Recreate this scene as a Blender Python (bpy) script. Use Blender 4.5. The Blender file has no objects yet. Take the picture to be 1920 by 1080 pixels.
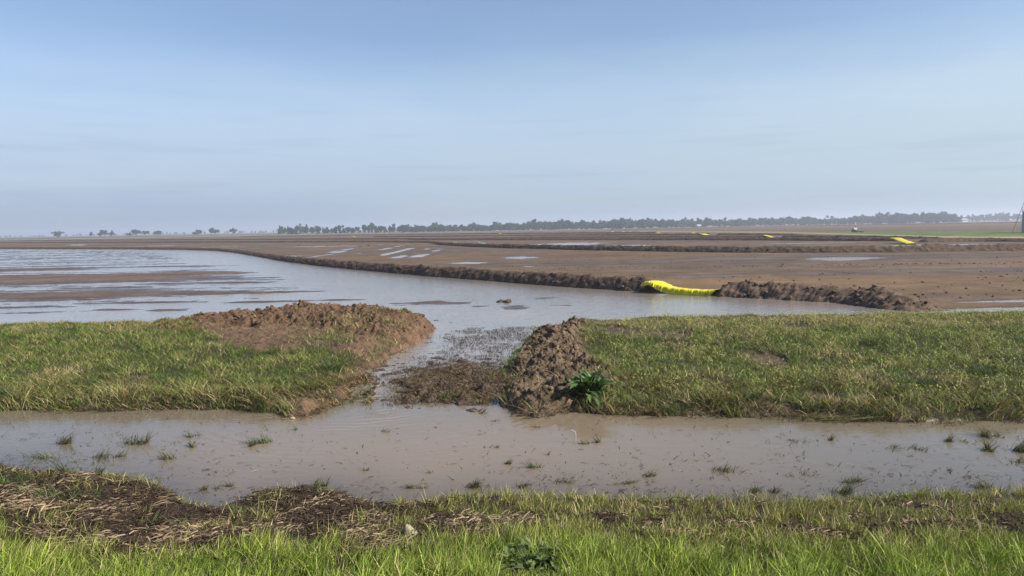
import bpy, math, random
import numpy as np
from mathutils import Matrix, Vector

random.seed(7)
RNG = np.random.default_rng(11)
sc = bpy.context.scene
COL = sc.collection
R = math.radians

# ------------------------------------------------------------------ camera
CAM_H = 2.6
F_PX = 1387.0                      # focal length in pixels of a 1920 wide frame
PITCH = math.atan(113.0 / F_PX)
ROLL = math.atan(0.0172)
R0 = Vector((1, 0, 0))
FWD = Vector((0, math.cos(PITCH), -math.sin(PITCH)))
U0 = Vector((0, math.sin(PITCH), math.cos(PITCH)))
CR = R0 * math.cos(ROLL) - U0 * math.sin(ROLL)
CU = R0 * math.sin(ROLL) + U0 * math.cos(ROLL)
cam_d = bpy.data.cameras.new('camera')
cam_d.sensor_width = 36.0
cam_d.lens = 36.0 * F_PX / 1920.0
cam_d.clip_start = 0.05
cam_d.clip_end = 20000.0
cam = bpy.data.objects.new('camera', cam_d)
m = Matrix.Identity(4)
for i in range(3):
    m[i][0], m[i][1], m[i][2] = CR[i], CU[i], -FWD[i]
m[2][3] = CAM_H
cam.matrix_world = m
COL.objects.link(cam)
sc.camera = cam


def G(px, py, z=0.0):
    """the point of the ground plane at height z that a pixel of the photograph sees"""
    d = FWD * F_PX + CR * (px - 960.0) - CU * (py - 540.0)
    t = (z - CAM_H) / d.z
    return (d.x * t, d.y * t)


# ------------------------------------------------------------------ sky and sun
SUN_AZ = R(106.0)                   # clockwise from straight ahead
SUN_EL = R(37.0)
world = bpy.data.worlds.new('World')
sc.world = world
world.use_nodes = True
nt = world.node_tree
nt.nodes.clear()


def N(tree, t, **kw):
    n = tree.nodes.new(t)
    for k, v in kw.items():
        setattr(n, k, v)
    return n


def L(tree, a, b):
    tree.links.new(a, b)


def ramp(tree, stops, src=None):
    r = N(tree, 'ShaderNodeValToRGB')
    e = r.color_ramp.elements
    while len(e) > len(stops):
        e.remove(e[-1])
    while len(e) < len(stops):
        e.new(0.5)
    for el, (p, c) in zip(e, stops):
        el.position = p
        el.color = (c[0], c[1], c[2], 1) if isinstance(c, (tuple, list)) else (c, c, c, 1)
    if src is not None:
        L(tree, src, r.inputs[0])
    return r


sky = N(nt, 'ShaderNodeTexSky')
sky.sky_type = 'NISHITA'
sky.sun_disc = False
sky.sun_elevation = SUN_EL
sky.sun_rotation = SUN_AZ
sky.altitude = 50
sky.air_density = 1.0
sky.dust_density = 0.9
sky.ozone_density = 1.6
tc = N(nt, 'ShaderNodeTexCoord')
sep = N(nt, 'ShaderNodeSeparateXYZ')
L(nt, tc.outputs['Generated'], sep.inputs[0])
# thin layered high cloud low over the horizon
mp = N(nt, 'ShaderNodeMapping')
mp.inputs['Scale'].default_value = (1.3, 1.3, 9.0)
L(nt, tc.outputs['Generated'], mp.inputs[0])
cn = N(nt, 'ShaderNodeTexNoise')
cn.inputs['Scale'].default_value = 2.2
cn.inputs['Detail'].default_value = 5
cn.inputs['Roughness'].default_value = 0.55
cn.inputs['Distortion'].default_value = 0.4
L(nt, mp.outputs[0], cn.inputs['Vector'])
band = ramp(nt, [(0.0, 0.88), (0.03, 0.88), (0.10, 0.78), (0.17, 0.50), (0.24, 0.12), (0.42, 0.0)], sep.outputs['Z'])
cl = N(nt, 'ShaderNodeMath', operation='MULTIPLY_ADD')
cl.inputs[1].default_value = 1.5
cl.inputs[2].default_value = 0.25
L(nt, cn.outputs['Fac'], cl.inputs[0])
fac = N(nt, 'ShaderNodeMath', operation='MULTIPLY', use_clamp=True)
L(nt, band.outputs[0], fac.inputs[0])
L(nt, cl.outputs[0], fac.inputs[1])
hz = ramp(nt, [(0.0, (2.35, 3.1, 4.4)), (0.05, (3.4, 4.35, 5.7)), (0.15, (4.45, 5.5, 6.9)), (0.3, (4.7, 5.7, 7.5))], sep.outputs['Z'])
# a few thin darker streaks
mp2 = N(nt, 'ShaderNodeMapping')
mp2.inputs['Scale'].default_value = (3.2, 3.2, 60.0)
L(nt, tc.outputs['Generated'], mp2.inputs[0])
cn2 = N(nt, 'ShaderNodeTexNoise')
cn2.inputs['Scale'].default_value = 1.6
cn2.inputs['Detail'].default_value = 6
L(nt, mp2.outputs[0], cn2.inputs['Vector'])
st = ramp(nt, [(0.0, 1.0), (0.56, 1.0), (0.65, 0.92), (1.0, 0.82)], cn2.outputs['Fac'])
stz = ramp(nt, [(0.0, 0.0), (0.02, 1.0), (0.13, 1.0), (0.2, 0.0)], sep.outputs['Z'])
hz2 = N(nt, 'ShaderNodeMix', data_type='RGBA', blend_type='MULTIPLY')
L(nt, stz.outputs[0], hz2.inputs[0])
L(nt, hz.outputs[0], hz2.inputs[6])
L(nt, st.outputs[0], hz2.inputs[7])
side = N(nt, 'ShaderNodeMapRange')
side.inputs['From Min'].default_value = -.6
side.inputs['From Max'].default_value = .6
L(nt, sep.outputs['X'], side.inputs['Value'])
sidec = ramp(nt, [(0.0, (.99, .98, 1.0)), (1.0, (1.05, 1.04, .93))], side.outputs[0])
hz3 = N(nt, 'ShaderNodeMix', data_type='RGBA', blend_type='MULTIPLY')
hz3.inputs[0].default_value = 1
L(nt, hz2.outputs[2], hz3.inputs[6])
L(nt, sidec.outputs[0], hz3.inputs[7])
mix = N(nt, 'ShaderNodeMix', data_type='RGBA')
L(nt, fac.outputs[0], mix.inputs[0])
tint = N(nt, 'ShaderNodeMix', data_type='RGBA', blend_type='MULTIPLY')
tint.inputs[0].default_value = 1
tint.inputs[7].default_value = (1.0, 1.05, 1.15, 1)
L(nt, sky.outputs[0], tint.inputs[6])
L(nt, tint.outputs[2], mix.inputs[6])
L(nt, hz3.outputs[2], mix.inputs[7])
bg = N(nt, 'ShaderNodeBackground')
bg.inputs['Strength'].default_value = 0.075
L(nt, mix.outputs[2], bg.inputs['Color'])
wo = N(nt, 'ShaderNodeOutputWorld')
L(nt, bg.outputs[0], wo.inputs[0])

sd = bpy.data.lights.new('sun', 'SUN')
sd.energy = 5.0
sd.angle = R(0.53)
sd.color = (1.0, 0.93, 0.82)
sun = bpy.data.objects.new('sun', sd)
sv = Vector((math.sin(SUN_AZ) * math.cos(SUN_EL), math.cos(SUN_AZ) * math.cos(SUN_EL), math.sin(SUN_EL)))
sun.rotation_euler = sv.to_track_quat('Z', 'Y').to_euler()
sun.location = (0, 0, 40)
COL.objects.link(sun)

vs = sc.view_settings
vs.view_transform = 'Standard'
vs.look = 'None'
vs.exposure = 0.80
vs.gamma = 1.0
sc.cycles.max_bounces = 6
sc.cycles.volume_bounces = 0
sc.cycles.use_denoising = True


# ------------------------------------------------------------------ noise
def _h(ix, iy, seed):
    with np.errstate(over='ignore'):
        h = (ix.astype(np.int64).astype(np.uint32) * np.uint32(374761393)
             + iy.astype(np.int64).astype(np.uint32) * np.uint32(668265263) + np.uint32((seed * 974711 + 13) & 0xffffffff))
        h = (h ^ (h >> np.uint32(13))) * np.uint32(1274126177)
        h = h ^ (h >> np.uint32(16))
        h = h * np.uint32(2246822519)
        return h ^ (h >> np.uint32(15))


def pn(x, y, seed=0):
    """gradient noise, about -0.7 .. 0.7"""
    x = np.asarray(x, float); y = np.asarray(y, float)
    x0 = np.floor(x); y0 = np.floor(y)
    fx = x - x0; fy = y - y0
    u = fx * fx * fx * (fx * (fx * 6 - 15) + 10); v = fy * fy * fy * (fy * (fy * 6 - 15) + 10)

    def g(dx, dy):
        a = _h(x0 + dx, y0 + dy, seed).astype(np.float64) * (2 * math.pi / 4294967296.0)
        return np.cos(a) * (fx - dx) + np.sin(a) * (fy - dy)
    n0 = g(0, 0) * (1 - u) + g(1, 0) * u
    n1 = g(0, 1) * (1 - u) + g(1, 1) * u
    return n0 * (1 - v) + n1 * v


def fbm(x, y, octv=4, seed=0, gain=0.5):
    s = 0; a = 1.0; f = 1.0
    for o in range(octv):
        s = s + a * pn(np.asarray(x) * f + 17.3 * o, np.asarray(y) * f - 9.1 * o, seed + o)
        a *= gain; f *= 2.03
    return s


def worley(x, y, seed=0):
    x = np.asarray(x, float); y = np.asarray(y, float)
    x0 = np.floor(x); y0 = np.floor(y)
    best = np.full(x.shape, 9.0); idc = np.zeros(x.shape)
    for dx in (-1, 0, 1):
        for dy in (-1, 0, 1):
            h = _h(x0 + dx, y0 + dy, seed)
            jx = (h & np.uint32(0xffff)).astype(float) / 65535.0
            jy = (h >> np.uint32(16)).astype(float) / 65535.0
            d = np.hypot(x0 + dx + jx - x, y0 + dy + jy - y)
            c = d < best
            best = np.where(c, d, best)
            idc = np.where(c, ((h >> np.uint32(5)) & np.uint32(1023)).astype(float) / 1023.0, idc)
    return best, idc


def sm(a, b=None, x=None):
    if b is None:
        t = np.clip(a, 0, 1)
    else:
        t = np.clip((x - a) / (b - a), 0, 1)
    return t * t * (3 - 2 * t)


def sd_poly(x, y, poly):
    """signed distance to a closed polygon, positive inside"""
    p = np.asarray(poly, float)
    q = np.roll(p, -1, axis=0)
    d2 = np.full(x.shape, 1e18); ins = np.zeros(x.shape, bool)
    for (ax, ay), (bx, by) in zip(p, q):
        ex, ey = bx - ax, by - ay
        t = np.clip(((x - ax) * ex + (y - ay) * ey) / (ex * ex + ey * ey + 1e-12), 0, 1)
        d2 = np.minimum(d2, (x - ax - t * ex) ** 2 + (y - ay - t * ey) ** 2)
        if ay != by:
            c = ((ay > y) != (by > y)) & (x < ex * (y - ay) / (by - ay) + ax)
            ins ^= c
    d = np.sqrt(d2)
    return np.where(ins, d, -d)


def sd_box(x, y, poly, pad=3.0):
    """sd_poly, computed only near the polygon"""
    p = np.asarray(poly, float)
    k = (x > p[:, 0].min() - pad) & (x < p[:, 0].max() + pad) & (y > p[:, 1].min() - pad) & (y < p[:, 1].max() + pad)
    out = np.full(x.shape, -pad)
    if k.any():
        out[k] = np.maximum(sd_poly(x[k], y[k], poly), -pad)
    return out


def d_line(x, y, pts, vals=None):
    """distance to an open polyline, and the value carried along it"""
    best = np.full(x.shape, 1e18); val = np.zeros(x.shape)
    for i in range(len(pts) - 1):
        (ax, ay), (bx, by) = pts[i], pts[i + 1]
        ex, ey = bx - ax, by - ay
        t = np.clip(((x - ax) * ex + (y - ay) * ey) / (ex * ex + ey * ey + 1e-12), 0, 1)
        d2 = (x - ax - t * ex) ** 2 + (y - ay - t * ey) ** 2
        c = d2 < best
        best = np.where(c, d2, best)
        if vals is not None:
            val = np.where(c, vals[i] * (1 - t) + vals[i + 1] * t, val)
    return np.sqrt(best), val


# ------------------------------------------------------------------ plan of the place
Z_FIELD = 0.10                                  # level of the water standing on the field


def GP(pts, z):
    return [G(a, b, z) for a, b in pts]


BANK_L = ([(-70.0, 12.6)] + GP([(-500, 762), (-250, 763), (0, 765), (150, 764), (300, 762), (430, 763), (500, 766), (540, 776), (575, 776), (620, 762),
                                (650, 748), (690, 722), (716, 697), (745, 675), (795, 645), (836, 616), (885, 603)], 0.05)
          + [(-1.5, 18.6), (-2.6, 18.9), (-7.0, 19.1), (-13, 19.2), (-70, 21.0)])
BANK_R = (GP([(955, 772), (935, 752), (945, 728), (940, 700), (958, 668), (980, 645), (995, 622)], 0.05)
          + [(0.75, 17.2), (1.2, 18.7), (4.0, 18.9), (9.0, 18.8), (14, 18.6), (70, 17.5), (70, 8.4)]
          + GP([(2500, 780), (2150, 782), (1920, 782), (1750, 786), (1600, 782), (1500, 779), (1350, 776), (1200, 773), (1060, 768), (1000, 776)], 0.05))
SILL = GP([(736, 746), (724, 722), (765, 694), (850, 682), (970, 690), (960, 748), (925, 752), (800, 749)], 0.08)
SHORE = GP([(-500, 850), (-200, 860), (0, 868), (80, 884), (170, 890), (240, 893), (300, 908), (335, 925), (365, 948), (420, 951), (470, 930), (520, 918), (590, 914), (650, 926),
            (720, 945), (790, 944), (830, 936), (930, 926), (1020, 930), (1120, 932), (1250, 936), (1400, 941), (1520, 940), (1640, 930), (1760, 928), (1920, 924),
            (2200, 918), (2500, 910)], 0.02)
VERGE = [(-70.0, 9.4)] + SHORE + [(70, 5.6), (70, -80), (-70, -80)]
FRONT_XY = np.array(sorted([p for p in GP([(-500, 762), (0, 765), (430, 763), (640, 760), (960, 765), (1200, 773), (1500, 779), (1920, 782), (2500, 780)], 0.05)]))

# the levees, as the waterline of their near side on the photograph: pixels, then height of each point
LEV1 = GP([(-700, 471), (-350, 467.5), (-100, 467), (0, 466.8), (250, 467.3), (340, 468.2), (400, 470), (440, 474), (480, 481), (530, 490), (600, 499), (700, 509), (800, 518), (900, 525.5),
           (1000, 534), (1100, 541), (1200, 547), (1218, 549)], 0.1)
LEV1B = GP([(1308, 554.6), (1350, 556.6), (1420, 560), (1500, 564), (1560, 568), (1610, 574), (1660, 580), (1700, 584), (1760, 588)], 0.1)
FIELD_A = [(-300.0, 20.0)] + [(p[0], p[1]) for p in LEV1] + [(p[0], p[1]) for p in LEV1B] + [(7.0, 16.0), (7.0, 12), (-300, 12)]

PUDDLES = [  # ellipses on the photograph: centre, half width, half height, depth
    (1860, 582.5, 120, 6.0, .07), (1900, 565.5, 105, 3.2, .06), (1580, 485, 75, 3.2, .05), (882, 493, 38, 2.2, .05), (975, 483, 32, 3.0, .04), (990, 500, 14, 1.2, .04),
    (1065, 457.5, 75, 2.4, .05), (1190, 460, 40, 1.2, .04), (1760, 459.5, 110, 1.6, .05), (1890, 461, 60, 1.6, .05), (145, 459.3, 20, .8, .05), (1140, 462, 60, 1.2, .04),
    (520, 481, 45, 2.0, .045), (560, 487, 40, 1.6, .04), (470, 474, 20, 1.2, .04), (420, 463, 70, .7, .03), (620, 462, 80, .8, .03), (1500, 456.5, 120, 1.0, .03),
    (1330, 519, 160, 1.8, .02), (1700, 540, 200, 2.0, .015), (300, 461, 70, .6, .03)]
BARS = [     # bars of bare mud in the flooded field: centre, half width, half height, height
    (60, 524, 300, 7.5, .07), (330, 514, 130, 2.2, .035), (120, 554.5, 300, 6.0, .07), (20, 506, 160, 2.6, .05), (430, 550, 90, 1.6, .03), (560, 547, 90, 1.6, .03), (30, 576, 110, 2.0, .035),
    (835, 569, 58, 3.2, .06), (1025, 559, 48, 3.4, .065), (965, 576, 36, 4.6, .055), (1048, 573, 28, 4.2, .05), (1080, 586, 40, 1.2, .03), (1170, 567, 46, 1.2, .03),
    (900, 574, 30, 1.6, .05), (1120, 579, 45, 1.6, .04), (990, 566, 60, 1.3, .04), (870, 560, 50, 1.0, .03), (1230, 577, 60, 1.2, .035), (1120, 560, 40, 1.0, .03), (640, 562, 60, 1.4, .04), (500, 566, 80, 1.8, .04), (400, 530, 120, 1.6, .035), (180, 540, 90, 1.4, .03), (250, 568, 120, 1.6, .04), (755, 571, 40, 2.5, .035), (1580, 575, 40, 2, .0), (700, 548, 60, 1.4, .03), (210, 581, 40, 1.4, .03), (310, 582, 40, 2.0, .035), (690, 585, 60, 3.5, .05), (770, 568, 60, 1.6, .04)]


STREAKS = [([(640, 483), (700, 471), (768, 457.5)], .55), ([(700, 482.5), (745, 472), (786, 462)], .5), ([(778, 482), (800, 475), (822, 466.5)], .8), ([(610, 475), (660, 466), (720, 457.5)], .5),
           ([(560, 486), (610, 478), (650, 470)], .45), ([(892, 451.8), (908, 457), (925, 462)], .45), ([(878, 452), (894, 457.5), (908, 462)], .4), ([(836, 456), (850, 459.5)], .8), ([(740, 484), (776, 476), (806, 466)], .7),
           ([(560, 463), (700, 458.5)], .8), ([(850, 453), (868, 459)], .35)]


def streaks(x, y):
    """water standing in the wheel tracks of the far field"""
    s = np.zeros(x.shape)
    k = (y > 40) & (y < 180) & (np.abs(x) < 60)
    if not k.any():
        return s
    xs, ys = x[k], y[k]; o = np.zeros(xs.shape)
    wob = .5 * fbm(xs * .5, ys * .25, 3, 421); br = sm(-.25, .2, fbm(xs * .35, ys * .12, 3, 423))
    for pts, w in STREAKS:
        d, _ = d_line(xs, ys, GP(pts, .1))
        o = np.maximum(o, np.exp(-((d + wob * w) / w) ** 2) * br)
    s[k] = o
    return s


def ell(x, y, lst):
    """the ellipses of a list, projected on the field: sum of their depths with a frayed edge"""
    s = np.zeros(x.shape)
    for cx, cy, hw, hh, d in lst:
        c = np.array(G(cx, cy, .1))
        ex = np.array(G(cx + hw, cy - hw * .0172, .1)) - c
        ny = (np.array(G(cx, cy - hh, .1)) - np.array(G(cx, cy + hh, .1))) / 2
        det = ex[0] * ny[1] - ex[1] * ny[0]
        dx, dy = x - c[0], y - c[1]
        k = (np.abs(dx) < 3 * abs(ex[0]) + 3 * abs(ny[0]) + 1) & (np.abs(dy) < 3 * abs(ny[1]) + 3 * abs(ex[1]) + 1)
        if not k.any():
            continue
        u = (dx[k] * ny[1] - dy[k] * ny[0]) / det
        v = (dy[k] * ex[0] - dx[k] * ex[1]) / det
        rr = np.hypot(u, v)
        rr = rr + .5 * fbm(x[k] * .25, y[k] * .9, 3, 401) + .35 * fbm(x[k] * 1.1, y[k] * 2.4, 3, 403)
        s[k] += d * (1 - sm(0.45, 1.35, rr))
    return s


def zwater(y):
    return Z_FIELD * sm(11.15, 12.5, y) - 0.012 * (1 - sm(11.15, 12.0, y))


def masks(x, y):
    near = (y < 24) & (np.abs(x) < 80)
    o = {}
    for nm, poly in (('L', BANK_L), ('R', BANK_R), ('V', VERGE), ('S', SILL)):
        d = np.full(x.shape, -6.0)
        if near.any():
            d[near] = np.maximum(sd_poly(x[near], y[near], poly), -6)
        o[nm] = d
    return o


def far_dist(x, y):
    return np.hypot(x, y)


def terrain(x, y, M=None):
    """height of the ground, without the heaps and levees"""
    x = np.asarray(x, float); y = np.asarray(y, float)
    if M is None:
        M = masks(x, y)
    D = far_dist(x, y)
    nearf = np.clip(1 - (D - 150) / 250, 0, 1)
    # fields
    inA = sd_box(x, y, FIELD_A, 4.0)
    big = fbm(x * .035, y * .16, 3, 3) * .045 + fbm(x * .22 + .2 * y, y * .8, 3, 5) * .022 + fbm(x * 1.6, y * 2.6, 3, 8, .6) * .012
    # lines the implements left, running away to the right
    furrow = pn((x * .93 - y * .10) * 1.3, y * .03, 21) * .012
    stk = fbm(x * .05 + y * .012, y * .42, 3, 3) * .034 + fbm(x * .35 + .25 * y, y * 1.7, 3, 5) * .016 + fbm(x * 1.5, y * 3.2, 3, 8, .65) * .012
    zA = Z_FIELD - .002 - .026 * sm(-13, -3, x) - .014 * (1 - sm(23, 33, y)) - .045 * (1 - sm(1.0, 9, np.abs(sd_box(x, y, FIELD_A, 12.0)))) + stk + ell(x, y, BARS)
    zB = Z_FIELD + .040 + big * .42 * nearf + furrow * nearf - ell(x, y, PUDDLES) * 1.5 - .075 * streaks(x, y)
    zB = np.where(D > 400, Z_FIELD + .04, zB)
    w = sm(-.3, .3, inA)
    zf = zA * w + zB * (1 - w)
    # the cut through the bank: thin water over stubble mud, a clumpy sill, the ditch before it
    zw = zwater(y)
    fine = fbm(x * 3, y * 3, 4, 31, .6)
    gap = zw - .028 + .020 * (1 - sm(13.2, 15.6, y)) + fine * .055
    gapw = 1 - sm(17.0, 20.0, y)
    zf = zf * (1 - gapw) + gap * gapw
    bed = -.28
    ditch = bed + (zf - bed) * sm(10.4, 11.7, y)
    sS = M['S'] + .22 * fbm(x * 2.4, y * 2.4, 4, 53, .6)
    sill = np.where(M['S'] > -.5, zw - .035 + .068 * sm(-.12, .5, sS) * (1 - .72 * sm(11.9, 13.5, y)) + fine * .10 + .07 * fbm(x * 1.3, y * 1.8, 4, 57, .6), -9)
    ditch = np.where(M['S'] > -.45, np.maximum(ditch, sill), ditch)
    yf = np.interp(x, FRONT_XY[:, 0], FRONT_XY[:, 1])
    lump = fbm(x * 1.3, y * 1.3, 4, 41, .55)
    z = ditch
    BR = np.zeros(x.shape); SC = np.zeros(x.shape); kb = (y < 21) & (y > 9)
    if kb.any(): SC[kb] = sm(.22, .62, ellmask(x[kb], y[kb], SCARS) + .5 * fbm(x[kb] * 2.6, y[kb] * 2.6, 3, 61))
    if kb.any(): BR[kb] = sm(-.1, .2, np.maximum(sd_box(x[kb], y[kb], BARE_L), sd_box(x[kb], y[kb], BARE_R)))
    for k in ('L', 'R'):
        d = M[k] + .16 * fbm(x * 1.6, y * 1.6, 4, 44, .6)
        t = (y - yf) / 6.2
        zb = .13 * sm(d / .28) + ((.30 if k == 'L' else .215) * sm(t) * sm(d / .95)) + lump * .05 * sm(d / .6)
        zb = zb - .05 * SC + .045 * BR * (fine + .6 * np.abs(fbm(x * 5, y * 5, 3, 59)))
        zb = np.where(d > 0, zb, d * .6)
        z = np.where(d > -1.0, np.maximum(z, zb), z)
    d = M['V'] + .07 * fbm(x * 2.5, y * 2.5, 3, 47)
    zv = .06 * sm(d / .25) + .115 * np.clip(d, 0, 2.7) + .17 * np.clip(d - 2.7, 0, 3.2) + .025 * lump * sm(d / .5) + .02 * fine * sm(d / .2)
    zv = np.where(d > 0, zv, d * .28 + .0)
    z = np.where(d > -1.2, np.maximum(z, zv), z)
    return z


# bare, dug-over ground on the banks (no grass there)
BARE_L = GP([(355, 602), (420, 582), (530, 570), (720, 570), (850, 598), (815, 618), (772, 650), (730, 680), (705, 708), (660, 742), (615, 765), (575, 780), (535, 782), (560, 765),
             (600, 745), (560, 725), (500, 722), (500, 708), (620, 708), (660, 680), (640, 655), (560, 650), (480, 655), (420, 642), (372, 625)], .38)
BARE_R = GP([(1010, 590), (1085, 592), (1100, 612), (1105, 640), (1118, 680), (1100, 712), (1070, 742), (1065, 775), (925, 780), (930, 700), (985, 630)], .38)
MIX_L = GP([(545, 640), (560, 615), (680, 596), (780, 592), (740, 640), (680, 680), (640, 690), (600, 655)], .45)
GAP_EDGE = GP([(885, 603), (836, 616), (795, 645), (745, 675), (700, 715), (650, 748), (590, 776), (548, 778)], .15)
SCARS = [(1440, 662, 42, 14), (1240, 625, 70, 7), (1490, 612, 45, 8), (1545, 716, 40, 12), (1560, 742, 90, 8), (1650, 718, 40, 8), (1330, 735, 40, 9), (1340, 600, 30, 4), (1270, 640, 40, 6), (1150, 618, 45, 8), (1450, 730, 50, 9), (1800, 745, 70, 8), (1380, 762, 60, 5), (1700, 765, 60, 5), (1130, 600, 40, 5), (250, 690, 30, 5), (420, 700, 30, 5),
         (575, 712, 75, 8), (1205, 766, 120, 7), (900, 720, 1, 1)]
TAN = [(1180, 605, 90, 12), (1500, 600, 260, 8), (1380, 625, 60, 8), (1780, 610, 200, 6), (1560, 660, 50, 8), (1330, 690, 40, 8), (1750, 690, 60, 8), (250, 622, 40, 8), (100, 685, 50, 9), (60, 740, 120, 12), (330, 745, 120, 10), (280, 608, 120, 5), (1600, 605, 300, 9), (1250, 612, 120, 10), (1620, 690, 60, 18), (1480, 745, 150, 12), (1150, 745, 60, 15),
       (60, 608, 160, 5), (700, 620, 70, 10)]


def ellmask(x, y, lst, z=.35):
    s = np.zeros(x.shape)
    for cx, cy, hw, hh in lst:
        c = np.array(G(cx, cy, z)); ex = G(cx + hw, cy, z)[0] - c[0]
        ny = (G(cx, cy - hh, z)[1] - G(cx, cy + hh, z)[1]) / 2
        r = np.hypot((x - c[0]) / ex, (y - c[1]) / ny)
        s = np.maximum(s, 1 - sm(.5, 1.25, r))
    return s


def bare(x, y):
    nn = fbm(x * 2.6, y * 2.6, 3, 61)
    b = np.maximum(sm(-.12, .22, sd_box(x, y, BARE_L) + .28 * nn), sm(-.12, .22, sd_box(x, y, BARE_R) + .25 * nn))
    mixp = sm(-.2, .3, sd_box(x, y, MIX_L) + .3 * nn)
    b = b * (1 - .62 * mixp * sm(-.35, .25, fbm(x * 1.5, y * 1.5, 3, 67)))
    de, _ = d_line(x, y, GAP_EDGE)
    b = np.maximum(b, .97 * sm(.80, .40, de + .35 * nn) * (y > 9))
    s = ellmask(x, y, SCARS)
    return np.maximum(b, .92 * sm(.22, .62, s + .55 * nn))


# ------------------------------------------------------------------ mesh helpers
def tag(o, label=None, cat=None, group=None, kind=None):
    if label: o['label'] = label
    if cat: o['category'] = cat
    if group: o['group'] = group
    if kind: o['kind'] = kind
    return o


def mk(name, V, quads=None, tris=None, mat=None, parent=None, smooth=True, attrs=None, loc=None):
    me = bpy.data.meshes.new(name)
    V = np.asarray(V, np.float32)
    quads = np.zeros((0, 4), np.int32) if quads is None else np.asarray(quads, np.int32).reshape(-1, 4)
    tris = np.zeros((0, 3), np.int32) if tris is None else np.asarray(tris, np.int32).reshape(-1, 3)
    me.vertices.add(len(V)); me.vertices.foreach_set('co', V.ravel())
    nl = quads.size + tris.size
    me.loops.add(nl); me.loops.foreach_set('vertex_index', np.concatenate([quads.ravel(), tris.ravel()]))
    npoly = len(quads) + len(tris)
    me.polygons.add(npoly)
    st_ = np.concatenate([np.arange(len(quads)) * 4, len(quads) * 4 + np.arange(len(tris)) * 3]).astype(np.int32)
    me.polygons.foreach_set('loop_start', st_)
    me.polygons.foreach_set('use_smooth', np.full(npoly, smooth, bool))
    for k, a in (attrs or {}).items():
        a = np.asarray(a, np.float32)
        if a.ndim == 1:
            at = me.attributes.new(k, 'FLOAT', 'POINT'); at.data.foreach_set('value', a)
        else:
            at = me.attributes.new(k, 'FLOAT_COLOR', 'POINT')
            at.data.foreach_set('color', np.concatenate([a, np.ones((len(a), 1), np.float32)], 1).ravel())
    me.update(calc_edges=True)
    if mat: me.materials.append(mat)
    o = bpy.data.objects.new(name, me)
    COL.objects.link(o)
    if parent is not None: o.parent = parent
    if loc is not None: o.location = loc
    return o


def grid_quads(nr, nc, wrap=False):
    i = np.arange(nr - 1)[:, None] * nc
    j = np.arange(nc if wrap else nc - 1)[None, :]
    j2 = (j + 1) % nc
    return np.stack([i + j, i + j2, i + nc + j2, i + nc + j], -1).reshape(-1, 4)


def empty(name, loc, rz=0):
    o = bpy.data.objects.new(name, None)
    o.location = loc; o.rotation_euler = (0, 0, rz); o.empty_display_size = .2
    COL.objects.link(o)
    return o


class MB:
    """collects boxes, tubes and sheets into one mesh"""
    def __init__(s):
        s.V = []; s.Q = []; s.T = []; s.n = 0

    def add(s, V, Q=None, T=None):
        V = np.asarray(V, float)
        if Q is not None and len(Q): s.Q.append(np.asarray(Q) + s.n)
        if T is not None and len(T): s.T.append(np.asarray(T) + s.n)
        s.V.append(V); s.n += len(V)
        return s

    def box(s, c, h, rz=0, taper=1.0):
        v = []
        for z in (-1, 1):
            k = taper if z > 0 else 1
            for a, b in ((-1, -1), (1, -1), (1, 1), (-1, 1)):
                x, y = a * h[0] * k, b * h[1] * k
                v.append((c[0] + x * math.cos(rz) - y * math.sin(rz), c[1] + x * math.sin(rz) + y * math.cos(rz), c[2] + z * h[2]))
        return s.add(v, [(3, 2, 1, 0), (4, 5, 6, 7), (0, 1, 5, 4), (1, 2, 6, 5), (2, 3, 7, 6), (3, 0, 4, 7)])

    def tube(s, pts, rad, n=8, cap=True):
        pts = np.asarray(pts, float); k = len(pts)
        rad = np.broadcast_to(np.asarray(rad, float), (k,))
        V = []
        for i in range(k):
            d = pts[min(i + 1, k - 1)] - pts[max(i - 1, 0)]
            d = d / (np.linalg.norm(d) + 1e-9)
            a = np.cross(d, (0, 0, 1.0) if abs(d[2]) < .9 else (1.0, 0, 0)); a /= np.linalg.norm(a)
            b = np.cross(d, a)
            for j in range(n):
                t = 2 * math.pi * j / n
                V.append(pts[i] + rad[i] * (a * math.cos(t) + b * math.sin(t)))
        Q = grid_quads(k, n, True)
        T = []
        if cap:
            V += [pts[0], pts[-1]]
            for j in range(n):
                T.append((k * n, (j + 1) % n, j)); T.append((k * n + 1, (k - 1) * n + j, (k - 1) * n + (j + 1) % n))
        return s.add(V, Q, T)

    def build(s, name, mat, parent=None, smooth=False, **kw):
        return mk(name, np.concatenate(s.V), np.concatenate(s.Q) if s.Q else None, np.concatenate(s.T) if s.T else None, mat, parent, smooth, **kw)


# ------------------------------------------------------------------ materials
def mat(name, col=(.5, .5, .5), rough=.8, spec=.3):
    mt = bpy.data.materials.new(name)
    mt.use_nodes = True
    t = mt.node_tree
    b = t.nodes['Principled BSDF']
    b.inputs['Base Color'].default_value = (*col, 1)
    b.inputs['Roughness'].default_value = rough
    b.inputs['Specular IOR Level'].default_value = spec
    return mt, t, b


def noise(t, scale, detail=4, rough=.6, vec=None, dist=0):
    n = N(t, 'ShaderNodeTexNoise')
    n.inputs['Scale'].default_value = scale
    n.inputs['Detail'].default_value = detail
    n.inputs['Roughness'].default_value = rough
    n.inputs['Distortion'].default_value = dist
    if vec is not None: L(t, vec, n.inputs['Vector'])
    return n


def bump(t, src, strength, dist, b, prev=None):
    n = N(t, 'ShaderNodeBump')
    n.inputs['Strength'].default_value = strength
    n.inputs['Distance'].default_value = dist
    L(t, src, n.inputs['Height'])
    if prev is not None: L(t, prev.outputs[0], n.inputs['Normal'])
    L(t, n.outputs[0], b.inputs['Normal'])
    return n


def obj_coord(t):
    return N(t, 'ShaderNodeTexCoord').outputs['Object']


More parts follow.
